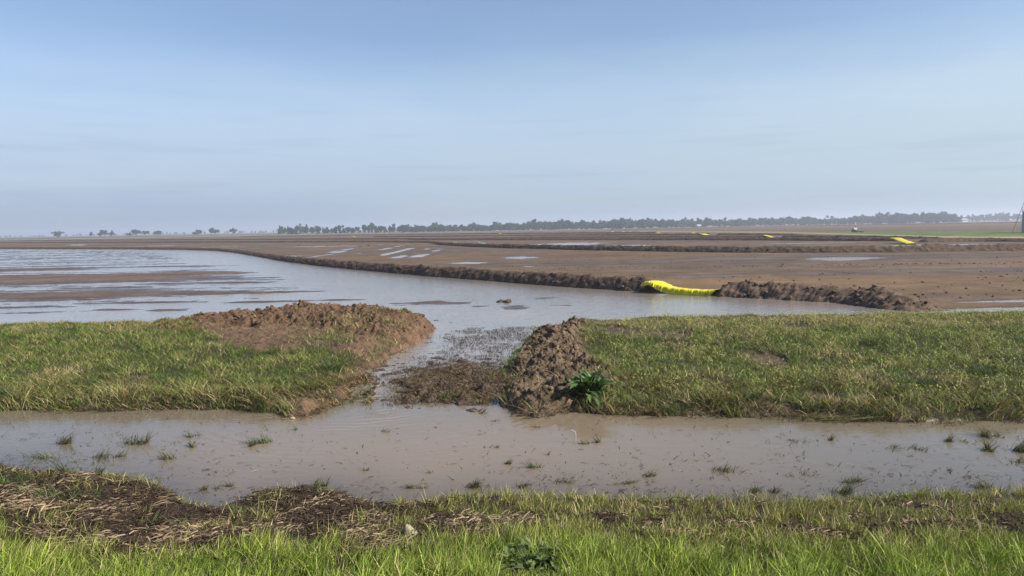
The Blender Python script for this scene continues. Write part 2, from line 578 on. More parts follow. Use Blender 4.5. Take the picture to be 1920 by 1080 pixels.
def ground_mat():
    mt, t, b = mat('ground soil')
    oc = obj_coord(t)
    at = N(t, 'ShaderNodeAttribute', attribute_name='col')
    wt = N(t, 'ShaderNodeAttribute', attribute_name='wet')
    n1 = noise(t, 9, 6, .65, oc); n2 = noise(t, .35, 5, .6, oc)
    mp_ = N(t, 'ShaderNodeMapping'); mp_.inputs['Scale'].default_value = (.05, .5, 1); L(t, oc, mp_.inputs[0])
    n3 = noise(t, 1.0, 5, .6, mp_.outputs[0])
    r1 = ramp(t, [(.25, .62), (.75, 1.38)], n1.outputs['Fac'])
    r2 = ramp(t, [(.3, .80), (.7, 1.22)], n2.outputs['Fac'])
    r3 = ramp(t, [(.3, .84), (.7, 1.16)], n3.outputs['Fac'])
    c = at.outputs['Color']
    for r in (r1, r2, r3):
        mx = N(t, 'ShaderNodeMix', data_type='RGBA', blend_type='MULTIPLY'); mx.inputs[0].default_value = 1
        L(t, c, mx.inputs[6]); L(t, r.outputs[0], mx.inputs[7]); c = mx.outputs[2]
    dk = N(t, 'ShaderNodeMix', data_type='RGBA', blend_type='MULTIPLY')       # wet soil is darker soil
    dk.inputs[7].default_value = (.62, .58, .56, 1)
    L(t, wt.outputs['Fac'], dk.inputs[0]); L(t, c, dk.inputs[6])
    L(t, dk.outputs[2], b.inputs['Base Color'])
    wn = N(t, 'ShaderNodeMath', operation='MULTIPLY_ADD', use_clamp=True)
    sub = N(t, 'ShaderNodeMath', operation='MULTIPLY_ADD'); sub.inputs[1].default_value = .9; sub.inputs[2].default_value = -.45
    L(t, n2.outputs['Fac'], sub.inputs[0]); wn.inputs[1].default_value = 1.0
    L(t, wt.outputs['Fac'], wn.inputs[0]); L(t, sub.outputs[0], wn.inputs[2])
    rr = ramp(t, [(0, .95), (.5, .60), (1, .26)], wn.outputs[0])
    L(t, rr.outputs[0], b.inputs['Roughness'])
    b.inputs['Specular IOR Level'].default_value = .16
    p = bump(t, n1.outputs['Fac'], .45, .03, b)
    n4 = noise(t, 45, 3, .6, oc)
    bump(t, n4.outputs['Fac'], .35, .008, b, p)
    return mt


def dirt_mat(name, c1, c2, c3, fine=30):
    mt, t, b = mat(name, rough=.95, spec=.12)
    oc = obj_coord(t)
    n1 = noise(t, 3.0, 6, .65, oc); n2 = noise(t, fine, 5, .65, oc)
    r = ramp(t, [(.28, c1), (.5, c2), (.74, c3)], n1.outputs['Fac'])
    r2 = ramp(t, [(.25, .6), (.75, 1.4)], n2.outputs['Fac'])
    mx = N(t, 'ShaderNodeMix', data_type='RGBA', blend_type='MULTIPLY'); mx.inputs[0].default_value = 1
    L(t, r.outputs[0], mx.inputs[6]); L(t, r2.outputs[0], mx.inputs[7])
    L(t, mx.outputs[2], b.inputs['Base Color'])
    p = bump(t, n2.outputs['Fac'], .7, .03, b)
    n3 = noise(t, fine * 3, 3, .6, oc)
    bump(t, n3.outputs['Fac'], .5, .01, b, p)
    return mt


def leaf_mat(name, trans=.35, rough=.55, spec=.25, tcol=1.25):
    """blades and leaves: the colour comes from each blade, some light passes through"""
    mt, t, b = mat(name, rough=rough, spec=spec)
    at = N(t, 'ShaderNodeAttribute', attribute_name='col')
    L(t, at.outputs['Color'], b.inputs['Base Color'])
    tr = N(t, 'ShaderNodeBsdfTranslucent')
    g = N(t, 'ShaderNodeMix', data_type='RGBA', blend_type='MULTIPLY'); g.inputs[0].default_value = 1
    L(t, at.outputs['Color'], g.inputs[6]); g.inputs[7].default_value = (tcol, tcol * 1.05, tcol * .55, 1)
    L(t, g.outputs[2], tr.inputs['Color'])
    ms = N(t, 'ShaderNodeMixShader'); ms.inputs[0].default_value = trans
    L(t, b.outputs[0], ms.inputs[1]); L(t, tr.outputs[0], ms.inputs[2])
    L(t, ms.outputs[0], t.nodes['Material Output'].inputs['Surface'])
    return mt


def water_mat(name, c_clear, c_mud, plume, ripple, rings=None, rough=.03, ior=1.36):
    mt, t, b = mat(name, rough=rough, spec=.5)
    b.inputs['IOR'].default_value = ior
    oc = obj_coord(t)
    n0 = noise(t, .22, 4, .55, oc, .6)
    r = ramp(t, [(.35, c_clear), (.62, c_mud)], n0.outputs['Fac'])
    c = r.outputs[0]
    if plume:
        vm = N(t, 'ShaderNodeVectorMath', operation='SUBTRACT'); vm.inputs[1].default_value = (plume[0], plume[1], 0)
        L(t, oc, vm.inputs[0])
        mp_ = N(t, 'ShaderNodeMapping'); mp_.inputs['Scale'].default_value = (1 / plume[2], 1 / plume[3], 0); L(t, vm.outputs[0], mp_.inputs[0])
        ln = N(t, 'ShaderNodeVectorMath', operation='LENGTH'); L(t, mp_.outputs[0], ln.inputs[0])
        ad = N(t, 'ShaderNodeMath', operation='MULTIPLY_ADD'); ad.inputs[1].default_value = 1.1; L(t, n0.outputs['Fac'], ad.inputs[0]); L(t, ln.outputs['Value'], ad.inputs[2])
        rp = ramp(t, [(.45, 1.0), (1.0, 0.0)], None)
        sb = N(t, 'ShaderNodeMath', operation='MULTIPLY'); sb.inputs[1].default_value = .55; L(t, ad.outputs[0], sb.inputs[0]); L(t, sb.outputs[0], rp.inputs[0])
        mx = N(t, 'ShaderNodeMix', data_type='RGBA'); L(t, rp.outputs[0], mx.inputs[0]); L(t, c, mx.inputs[6]); mx.inputs[7].default_value = (*plume[4], 1)
        c = mx.outputs[2]
    sa = N(t, 'ShaderNodeAttribute', attribute_name='shallow')                # the dark bed shows through where it is shallow
    ms_ = N(t, 'ShaderNodeMix', data_type='RGBA'); L(t, sa.outputs['Fac'], ms_.inputs[0]); L(t, c, ms_.inputs[6]); ms_.inputs[7].default_value = (.040, .034, .028, 1)
    L(t, ms_.outputs[2], b.inputs['Base Color'])
    mpw = N(t, 'ShaderNodeMapping'); mpw.inputs['Scale'].default_value = (1.0, 1.9, 1); mpw.inputs['Rotation'].default_value = (0, 0, .35); L(t, oc, mpw.inputs[0])
    n1 = noise(t, 3.2, 4, .55, mpw.outputs[0], .5)
    p = bump(t, n1.outputs['Fac'], 1.0, ripple, b)
    if rings:
        vm = N(t, 'ShaderNodeVectorMath', operation='SUBTRACT'); vm.inputs[1].default_value = (rings[0], rings[1], 0); L(t, oc, vm.inputs[0])
        wv = N(t, 'ShaderNodeTexWave', wave_type='RINGS', rings_direction='SPHERICAL'); wv.inputs['Scale'].default_value = 1.9
        wv.inputs['Distortion'].default_value = 5.0; wv.inputs['Detail'].default_value = 2; wv.inputs['Detail Scale'].default_value = .9
        L(t, vm.outputs[0], wv.inputs['Vector'])
        ln = N(t, 'ShaderNodeVectorMath', operation='LENGTH'); L(t, vm.outputs[0], ln.inputs[0])
        rp = ramp(t, [(0, 0), (.12, 1), (.5, .5), (1, 0)]); q = N(t, 'ShaderNodeMath', operation='MULTIPLY'); q.inputs[1].default_value = 1 / rings[2]
        L(t, ln.outputs['Value'], q.inputs[0]); L(t, q.outputs[0], rp.inputs[0])
        n5 = noise(t, .8, 2, .5, oc); r5 = ramp(t, [(.42, 0), (.6, 1)], n5.outputs['Fac'])
        k = N(t, 'ShaderNodeMath', operation='MULTIPLY'); L(t, rp.outputs[0], k.inputs[0]); L(t, r5.outputs[0], k.inputs[1])
        h = N(t, 'ShaderNodeMath', operation='MULTIPLY'); L(t, wv.outputs['Fac'], h.inputs[0]); L(t, k.outputs[0], h.inputs[1])
        bump(t, h.outputs[0], 1.0, rings[3], b, p)
    return mt


M_GROUND = ground_mat()
M_LEVEE = dirt_mat('levee soil', (.045, .031, .022), (.082, .057, .041), (.125, .088, .062), 14)
M_LEVEE2 = dirt_mat('crumbled levee soil', (.060, .042, .030), (.105, .074, .053), (.155, .112, .080), 16)
M_PILE = dirt_mat('dug brown soil', (.046, .029, .019), (.098, .060, .037), (.160, .103, .065), 24)
M_PILE2 = dirt_mat('dug tan soil', (.036, .025, .018), (.105, .073, .049), (.220, .158, .104), 30)
M_GRASS = leaf_mat('grass blade', .22)
M_STRAW = leaf_mat('dead straw', .10, .8, .1, 1.0)
M_LEAF = leaf_mat('broad leaf', .22, .55, .25)
M_TREE = leaf_mat('tree foliage', .25, .8, .1)
M_WOOD, _, _ = mat('bark', (.10, .085, .07), .9, .1)
SPOUT = G(700, 745, 0)
M_DITCH = water_mat('ditch water', (.130, .110, .080), (.155, .127, .092), (G(790, 850)[0], G(790, 850)[1], 3.8, 2.2, (.200, .150, .100)), .0048, (SPOUT[0], SPOUT[1], 4.6, .0035), .045)
M_FIELDW = water_mat('field water', (.20, .18, .160), (.24, .205, .175), None, .016, None, .09, 1.7)


# ------------------------------------------------------------------ ground: one sheet to the horizon
def soil_colour(x, y, z, M):
    D = far_dist(x, y)
    n = x.size
    c = np.zeros((n, 3))
    a1 = fbm(x * .06, y * .10, 3, 71)[:, None]; a2 = fbm(x * .9, y * .9, 3, 73)[:, None]
    field = np.array([.112, .077, .048]) * (1 + .22 * a1 + .18 * a2)
    stripe = fbm(x * .02, y * .22, 3, 79)
    field = field * (1 + .16 * stripe[:, None])
    warm = sm(-.1, .35, fbm(x * .015 + 3, y * .05, 2, 83))[:, None]
    field = field * (1 + warm * np.array([.12, .06, -.08]))
    c[:] = field
    wetA = np.array([.105, .076, .060]) * (1 + .2 * a2)
    inA = sm(-.3, .3, sd_box(x, y, FIELD_A, 4.0))[:, None]
    c = c * (1 - inA) + wetA * inA
    gap = (1 - sm(17, 20, y))[:, None] * (np.abs(x) < 90)[:, None]
    c = c * (1 - gap) + np.array([.085, .060, .045]) * (1 + .35 * a2) * gap
    b = bare(x, y)[:, None]
    for k in ('L', 'R'):
        w = sm(-.05, .15, M[k])[:, None]
        br = np.array([.115, .072, .046]) if k == 'L' else np.array([.105, .073, .048])
        gr = np.array([.040, .036, .018]) * (1 + .4 * a2)
        sc_ = sm(.3, .8, ellmask(x, y, SCARS))[:, None]
        br = br * (1 - sc_) + np.array([.070, .050, .036]) * sc_
        cc = gr * (1 - b) + br * (1 + .3 * a2) * b
        c = c * (1 - w) + cc * w
    w = sm(0, .2, M['V'])[:, None]
    vg = np.array([.042, .030, .020]) * (1 + .4 * a2); vg2 = np.array([.026, .028, .010])
    g = sm(1.4, 2.2, M['V'] + .5 * a2[:, 0])[:, None]
    c = c * (1 - w) + (vg * (1 - g) + vg2 * g) * w
    # grass strip beside the far fields and the green land beyond
    for poly, colr, soft in FAR_PATCHES:
        s = sd_box(x, y, poly, 60.0)
        w = sm(-soft, soft, s + soft * .8 * fbm(x * .15, y * .15, 2, 91))[:, None]
        c = c * (1 - w) + np.array(colr) * (1 + .25 * a2 + .2 * a1) * w
    return np.clip(c, .004, .6)


FAR_PATCHES = [
    (GP([(2600, 424), (2600, 437), (1920, 444.5), (1750, 443.5), (1600, 438.6), (1450, 435.6), (1200, 433.6), (1200, 432.8), (1450, 433.6), (1600, 435.4), (1700, 434.3), (1920, 433.4)], .1), (.090, .120, .030), .8),
    (GP([(2600, 437), (2600, 441), (1920, 447), (1750, 446), (1600, 440.8), (1450, 436.6), (1200, 434.6), (1200, 433.4), (1450, 435.0), (1600, 438.4), (1750, 443.4), (1920, 444.4)], .1), (.26, .215, .115), .6),
    (GP([(-900, 464), (-900, 461), (0, 447.2), (250, 443.0), (430, 440.2), (760, 434.6), (900, 432.4), (900, 433.6), (600, 438.6), (430, 442.2), (250, 445.6), (0, 450.0)], .1), (.060, .075, .030), 6.0),
    (GP([(-900, 465), (0, 450.8), (250, 446.2), (430, 442.8), (600, 439.2), (900, 434.0), (900, 433.4), (600, 438.4), (430, 441.9), (250, 445.3), (0, 449.8)], .1), (.23, .19, .125), 3.0),
    (GP([(900, 434), (1200, 428.5), (1500, 422.3), (1800, 416.6), (2600, 401.2), (2600, 400.4), (1800, 415.4), (1500, 420.8), (1200, 426.5), (900, 432)], .1), (.20, .18, .15), 8.0),
]


def build_ground():
    r = [0.6]
    while r[-1] < 4200:
        d = np.interp(r[-1], [0, 3.5, 4, 8, 11, 20, 30, 60, 100, 300, 1000, 4000], [.25, .12, .022, .022, .024, .04, .11, .38, 1.0, 7, 50, 300])
        r.append(r[-1] + float(d))
    r = np.array(r)
    dense = np.arange(-43, 43.001, .068)
    coarse = np.arange(47, 317, 4.5)
    a = np.radians(np.concatenate([dense, coarse]))
    Rr, A = np.meshgrid(r, a, indexing='ij')
    x = (Rr * np.sin(A)).ravel(); y = (Rr * np.cos(A)).ravel()
    M = masks(x, y)
    z = terrain(x, y, M)
    col = soil_colour(x, y, z, M)
    zw = np.where(y > 11.3, zwater(np.maximum(y, 0)), 0.0)
    h = z - zw
    D = far_dist(x, y)
    wet = 1 - sm(.0, .055, h)
    wet = np.where(M['V'] > 0, 1 - sm(.0, .10, z), wet)
    wet = np.maximum(wet, .62 * sm(-.12, .42, fbm(x * .022, y * .15, 4, 97) + .25 * fbm(x * .3, y * .9, 3, 98)) * (D < 400) * (y > 19))
    wet = np.where(D > 250, wet * np.clip(1 - (D - 250) / 300, .15, 1), wet)
    q = grid_quads(len(r), len(a), True)
    V = np.stack([x, y, z], 1)
    # close the sheet under the viewer
    V = np.concatenate([V, [[0, 0, float(z[:len(a)].mean())]]])
    k = np.arange(len(a))
    T = np.stack([np.full(len(a), len(V) - 1), (k + 1) % len(a), k], 1)
    col = np.concatenate([col, col[:1]]); wet = np.concatenate([wet, wet[:1]])
    o = mk('ground', V, q[:, ::-1], T[:, ::-1], M_GROUND, attrs={'col': col, 'wet': wet})
    tag(o, kind='structure')
    o['label'] = 'brown muddy field ground with grassy banks'
    return o


build_ground()

# water: the ditch, and the thin sheet on the field that runs out through the cut
gx = np.concatenate([[-70, -30, -16], np.arange(-12, 12.01, .12), [16, 30, 70]]); gy = np.concatenate([[2.0, 4.5], np.arange(5.6, 9.6, .07), [10.4, 11.4, 12.9]])
X, Y = np.meshgrid(gx, gy)
sh_ = np.maximum(-masks(X.ravel(), Y.ravel())['V'], 0) + .12 * fbm(X.ravel() * 1.2, Y.ravel() * 2.2, 3, 411)
o = mk('ditch_water', np.stack([X.ravel(), Y.ravel(), X.ravel() * 0], 1), grid_quads(len(gy), len(gx)), None, M_DITCH, attrs={'shallow': .65 * np.exp(-np.maximum(sh_, 0) / .55)}); tag(o, kind='structure')
yy = np.concatenate([np.linspace(11.0, 13.2, 45), [18, 40, 120, 320]])
xx = np.array([-260, -40, -12, -4, 0, 3, 8, 40, 160.])
X, Y = np.meshgrid(xx, yy)
Vw = np.stack([X.ravel(), Y.ravel(), zwater(Y.ravel())], 1)
o = mk('field_water', Vw, grid_quads(len(yy), len(xx)), None, M_FIELDW); tag(o, kind='structure')


# ------------------------------------------------------------------ levees
def rough3(V, amp, freq, seed):
    """lumpy offsets for points on a heap"""
    n1 = fbm(V[:, 0] * freq + V[:, 2] * 1.7 * freq, V[:, 1] * freq + V[:, 2] * 2.3 * freq, 4, seed, .6)
    w, _ = worley(V[:, 0] * freq * 1.4 + V[:, 2] * freq, V[:, 1] * freq * 1.4 - V[:, 2] * freq, seed + 3)
    return amp * (n1 * 1.1 + .55 * (.55 - w))


def clods(rs, n, pos_fn, smin, smax, level=1, pw=2.5):
    """small lumps of soil: jittered octahedra split once"""
    base = np.array([(1, 0, 0), (-1, 0, 0), (0, 1, 0), (0, -1, 0), (0, 0, 1), (0, 0, -1)], float)
    F = [(0, 2, 4), (2, 1, 4), (1, 3, 4), (3, 0, 4), (2, 0, 5), (1, 2, 5), (3, 1, 5), (0, 3, 5)]
    vv = list(base); cache = {}; F2 = []
    def midp(a, b):
        k = (min(a, b), max(a, b))
        if k not in cache:
            mm = vv[a] + vv[b]; vv.append(mm / np.linalg.norm(mm)); cache[k] = len(vv) - 1
        return cache[k]
    for _ in range(level):
        F2 = []
        for a, b, c in F:
            ab, bc, ca = midp(a, b), midp(b, c), midp(c, a)
            F2 += [(a, ab, ca), (ab, b, bc), (ca, bc, c), (ab, bc, ca)]
        F = F2
    vv = np.array(vv); F2 = np.array(F2)
    Vs = []; Ts = []
    P = pos_fn(n)
    for i in range(len(P)):
        s = smin + (smax - smin) * rs.random() ** pw
        o3 = rs.random(3) * 50; lo = pn(vv[:, 0] * 1.1 + o3[0] + vv[:, 2], vv[:, 1] * 1.1 + o3[1] - vv[:, 2], 3)[:, None] if level > 1 else 0
        q = vv * (1 + .55 * lo + (.15 if level > 1 else .28) * rs.standard_normal((len(vv), 1))) * np.array([s * (.8 + .6 * rs.random()), s * (.8 + .6 * rs.random()), s * (.55 + .4 * rs.random())])
        t = rs.random() * 6.28
        q = q @ np.array([[math.cos(t), math.sin(t), 0], [-math.sin(t), math.cos(t), 0], [0, 0, 1]])
        Vs.append(q + P[i] + np.array([0, 0, s * .2])); Ts.append(F2 + i * len(vv))
    return np.concatenate(Vs), np.concatenate(Ts)


def resample(pts, hs, step_k, smin):
    out = []; ho = []
    pts = np.asarray(pts, float)
    seg = np.hypot(*(np.diff(pts, axis=0).T)); cum = np.concatenate([[0], np.cumsum(seg)])
    s = 0.0
    while s < cum[-1]:
        x = np.interp(s, cum, pts[:, 0]); y = np.interp(s, cum, pts[:, 1])
        out.append((x, y)); ho.append(np.interp(s, cum, hs))
        s += max(smin, step_k * math.hypot(x, y))
    out.append(tuple(pts[-1])); ho.append(hs[-1])
    return np.array(out), np.array(ho), cum[-1]


def smooth_path(p, it):
    for _ in range(it):
        q = p.copy(); q[1:-1] = .25 * p[:-2] + .5 * p[1:-1] + .25 * p[2:]; p = q
    return p


def levee(name, pts, hs, half, seed, label, shift=True, amp=.08, material=None, nclod=0, ends=True, kk=.0016, cross=26):
    """an earth ridge: its path is the foot of the near side, so the ridge is pushed back by half its width"""
    P, H, Ltot = resample(pts, hs, kk, .035)
    P = smooth_path(P, 30)
    T = np.gradient(P, axis=0); T /= np.linalg.norm(T, axis=1)[:, None] + 1e-9
    Nn = np.stack([-T[:, 1], T[:, 0]], 1)
    Nn *= np.where((Nn * P).sum(1) < 0, -1, 1)[:, None]           # away from the viewer
    if shift: P = P + Nn * half
    k = len(P)
    arc = np.concatenate([[0], np.cumsum(np.hypot(*(np.diff(P, axis=0).T)))])
    endf = np.ones(k)
    if ends: endf = sm(np.minimum(arc, arc[-1] - arc) / .9)
    u = np.linspace(-1.25, 1.25, cross)
    prof = np.clip(1 - np.abs(u) ** 1.7, -.35, 1)
    hh = H * endf * (1 + .22 * fbm(arc * .35, arc * 0 + seed, 3, seed) + .12 * fbm(arc * 1.3, arc * 0 + seed, 2, seed + 5))
    wob = .12 * fbm(arc * .5, arc * 0 + 2 * seed, 3, seed + 9)
    V = np.zeros((k, cross, 3))
    V[:, :, 0] = P[:, None, 0] + Nn[:, None, 0] * (u[None] * half * (.55 + .45 * endf[:, None]) + wob[:, None])
    V[:, :, 1] = P[:, None, 1] + Nn[:, None, 1] * (u[None] * half * (.55 + .45 * endf[:, None]) + wob[:, None])
    V[:, :, 2] = Z_FIELD + prof[None] * hh[:, None] - .0
    V = V.reshape(-1, 3)
    topm = sm(0, .12, V[:, 2] - Z_FIELD + .03)
    d = rough3(V, amp, 2.1, seed) * topm + rough3(V, amp * .55, 6.3, seed + 50) * topm + rough3(V, amp * .3, 15., seed + 60) * topm
    side = np.repeat(Nn, cross, 0) * np.tile(u, k)[:, None]
    V[:, 2] += d
    V[:, 0] += side[:, 0] * d * .8; V[:, 1] += side[:, 1] * d * .8
    Q = grid_quads(k, cross); Tt = None
    if nclod:
        rs = np.random.default_rng(seed)
        def pos(n):
            w = 1 / np.maximum(np.hypot(V[:, 0], V[:, 1]), 5); w = w * (V[:, 2] > Z_FIELD + .02)
            return V[rs.choice(len(V), n, p=w / w.sum())]
        cv, ct = clods(rs, nclod, pos, .02, .085)
        Tt = ct + len(V); V = np.concatenate([V, cv])
    o = mk(name, V, Q, Tt, material or M_LEVEE)
    tag(o, kind='structure'); o['label'] = label
    return o


levee('levee', LEV1, [.30] * 9 + [.38, .42, .45, .47, .47, .48, .48, .48, .40], .62, 101, 'long curved dark earth levee along the flooded field', nclod=220, amp=.065)
levee('levee', LEV1B, [.30, .42, .48, .42, .38, .44, .32, .18, .04], .85, 103, 'crumbled end of the near levee right of the yellow tarp', nclod=160, amp=.085, material=M_LEVEE2)
LEV2 = GP([(800, 455.5), (822, 460), (880, 463.5), (950, 466), (1100, 470), (1250, 473), (1400, 475), (1550, 475.2), (1700, 474), (1800, 472.5), (1920, 471), (2400, 466)], .1)
levee('levee', LEV2, [.3, .42, .46, .5, .52, .54, .55, .55, .55, .55, .55, .55], .75, 107, 'second dark earth levee across the brown field', nclod=120, amp=.07, ends=False)
levee('levee', GP([(-900, 470), (-300, 460.5), (0, 456.0), (200, 455.4), (500, 454.9), (700, 454.6), (806, 455.6)], .1), [.35] * 7, .7, 109, 'low far levee joining the bend of the second levee', kk=.002, ends=False)
levee('levee', GP([(760, 450.5), (1000, 450.9), (1200, 450.5), (1450, 451.3), (1690, 453.2)], .1), [.38, .40, .42, .45, .48], .8, 113, 'third dark levee ending at the small yellow tarp', kk=.002)
levee('levee', GP([(1722, 455.2), (1780, 454.5), (1840, 453.5), (1920, 454.3), (2300, 452)], .1), [.42, .46, .42, .36, .36], .9, 127, 'dark mound right of the second yellow tarp', kk=.002)
levee('levee', GP([(-900, 467), (-200, 455), (0, 452.2), (300, 450.6), (600, 449.6), (800, 449.2), (1000, 446.8), (1200, 445.6), (1436, 445.8)], .1), [.38] * 9, .9, 131, 'dark levee line far across the field', kk=.0025, ends=False)
levee('levee', GP([(1458, 445.7), (1510, 446.0), (1640, 447.2), (1760, 449.0)], .1), [.42, .42, .4, .25], .9, 137, 'short dark levee right of the third yellow tarp', kk=.0025)
levee('levee', GP([(700, 445.0), (900, 443.6), (1100, 441.9), (1322, 441.3)], .1), [.45] * 4, 1.0, 139, 'fourth distant dark levee line', kk=.003, ends=False)
levee('levee', GP([(1338, 441.4), (1380, 441.2), (1500, 441.5)], .1), [.45, .45, .3], 1.0, 149, 'short distant levee right of a tiny yellow tarp', kk=.003)
levee('levee', GP([(450, 444.8), (760, 440.6), (1000, 438.6), (1225, 437.6)], .1), [.5] * 4, 1.2, 151, 'distant dark levee line before the woods', kk=.004, ends=False)
# the edge where the bare land on the right drops away
levee('levee', GP([(1150, 431.8), (1350, 427.8), (1500, 424.8), (1700, 421.6), (1920, 418.2), (2500, 409.5)], .1), [.7] * 6, 1.6, 157, 'dark ridge at the far end of the right field', kk=.004, ends=False)


# ------------------------------------------------------------------ heaps of dug soil beside the cut
CREST_L = [((372, 600), .14), ((460, 586), .22), ((540, 574), .34), ((560, 566), .42), ((650, 570), .38), ((700, 580), .30), ((760, 588), .28), ((842, 599), .13)]
CREST_R = [((1092, 594), .10), ((1045, 592), .17), ((1034, 626), .09), ((1008, 650), .17), ((1050, 668), .14), ((1098, 684), .10), ((1050, 700), .09), ((992, 708), .13), ((965, 726), .10), ((1010, 742), .07)]


HEAPS = []


def heap_z(x, y, sp):
    """what a heap adds, and the height of its surface"""
    d, h = d_line(x, y, sp['pts'], sp['hs'])
    seed, amp, w, chunk = sp['seed'], sp['amp'], sp['w'], sp['chunk']
    d = d + .22 * fbm(x * 1.8, y * 1.8, 4, seed)
    base = terrain(x, y)
    Mb = masks(x, y)
    ph = h * np.exp(-(np.maximum(d, 0) / w) ** 2) * sm(-.05, .38, np.maximum(Mb['L'], Mb['R']) + .12 * fbm(x * 2.2, y * 2.2, 3, 44)) - .03
    wl, idw = worley(x * 3.1 + .35 * pn(x * 5, y * 5, seed), y * 3.1 + .35 * pn(x * 5, y * 5, seed + 1), seed + 11)
    rg = np.abs(fbm(x * 4.2, y * 4.2, 5, seed + 23, .6))
    lum = amp * (chunk * (.55 - wl) * (.1 + 1.1 * idw) + 1.3 * fbm(x * 1.6, y * 1.6, 6, seed + 21, .58) + .6 * fbm(x * 7, y * 7, 4, seed + 29, .65) - .85 * rg + .3)
    f = sm(.0, .07, ph)
    return ph, base + np.maximum(ph, 0) + lum * f - .03 * (1 - f)


def surface(x, y):
    z = terrain(x, y)
    for sp in HEAPS:
        x0, x1, y0, y1 = sp['box']
        k = (x > x0) & (x < x1) & (y > y0) & (y < y1)
        if k.any():
            ph, hz_ = heap_z(x[k], y[k], sp)
            z[k] = np.where(ph > .0, np.maximum(z[k], hz_), z[k])
    return z


def heap(name, crest, zbase, w, seed, amp, material, label, box, step, nclod, chunk=1.0, cmax=.05):
    sp = dict(pts=[G(p[0], p[1], zbase + h) for p, h in crest], hs=[h for _, h in crest], w=w, seed=seed, amp=amp, box=box, chunk=chunk)
    HEAPS.append(sp)
    x0, x1, y0, y1 = box
    nx = int((x1 - x0) / step); ny = int((y1 - y0) / step)
    X, Y = np.meshgrid(np.linspace(x0, x1, nx), np.linspace(y0, y1, ny))
    x = X.ravel(); y = Y.ravel()
    ph, z = heap_z(x, y, sp)
    kf = ph > -.006
    q = grid_quads(ny, nx)
    q = q[kf[q].all(1)]
    used = np.unique(q); remap = np.full(len(x), -1); remap[used] = np.arange(len(used))
    V = np.stack([x, y, z], 1)[used]; q = remap[q]
    rs = np.random.default_rng(seed)
    top = V[ph[used] > .03]
    cv, ct = clods(rs, nclod, lambda n: top[rs.choice(len(top), n)], .006, cmax, 2, 5.0)
    o = mk(name, np.concatenate([V, cv]), q, ct + len(V), material)
    tag(o, label, 'dirt pile')


heap('dirt_pile', CREST_L, .40, 1.2, 211, .10, M_PILE, 'long low heap of reddish brown soil on the left bank beside the cut', (-9.5, -.6, 13.2, 19.6), .020, 700, .35)
heap('dirt_pile', CREST_R, .28, .85, 223, .13, M_PILE2, 'rough cloddy tan dirt pile on the right side of the water cut', (-.9, 3.4, 9.2, 16.8), .013, 420, .30, .075)


# ------------------------------------------------------------------ blades
def blade_mesh(P, Hh, W, az, lean, curve, colr, segs=3, tipdark=None):
    """blades as tapering bent ribbons; az is the way they lean"""
    n = len(P)
    yaw = RNG.random(n) * math.pi
    wx, wy = np.cos(yaw), np.sin(yaw)
    V = np.zeros((n, segs * 2 + 1, 3), np.float32)
    for s in range(segs + 1):
        t = s / segs
        off = Hh * (lean * t + curve * t * t)
        z = Hh * (t - .35 * curve * t * t)
        cx = P[:, 0] + np.cos(az) * off; cy = P[:, 1] + np.sin(az) * off; cz = P[:, 2] + z
        if s == segs:
            V[:, -1] = np.stack([cx, cy, cz], 1)
        else:
            w = W * (1 - .75 * t ** 1.5) * .5
            V[:, 2 * s] = np.stack([cx - wx * w, cy - wy * w, cz], 1)
            V[:, 2 * s + 1] = np.stack([cx + wx * w, cy + wy * w, cz], 1)
    k = segs * 2 + 1
    b = np.arange(n)[:, None] * k
    Q = np.concatenate([b + np.array([2 * s, 2 * s + 1, 2 * s + 3, 2 * s + 2]) for s in range(segs - 1)], 0) if segs > 1 else None
    T = b + np.array([2 * segs - 2, 2 * segs - 1, 2 * segs])
    C = np.repeat(colr, k, 0)
    return V.reshape(-1, 3), Q, T, C


def scatter(n, x0, x1, y0, y1):
    return x0 + (x1 - x0) * RNG.random(n), y0 + (y1 - y0) * RNG.random(n)


GREEN = np.array([.080, .138, .020]); YGREEN = np.array([.205, .245, .045]); TANC = np.array([.42, .33, .170]); DGREEN = np.array([.032, .068, .014])


def mixc(a, b, t):
    return a * (1 - t[:, None]) + b * t[:, None]


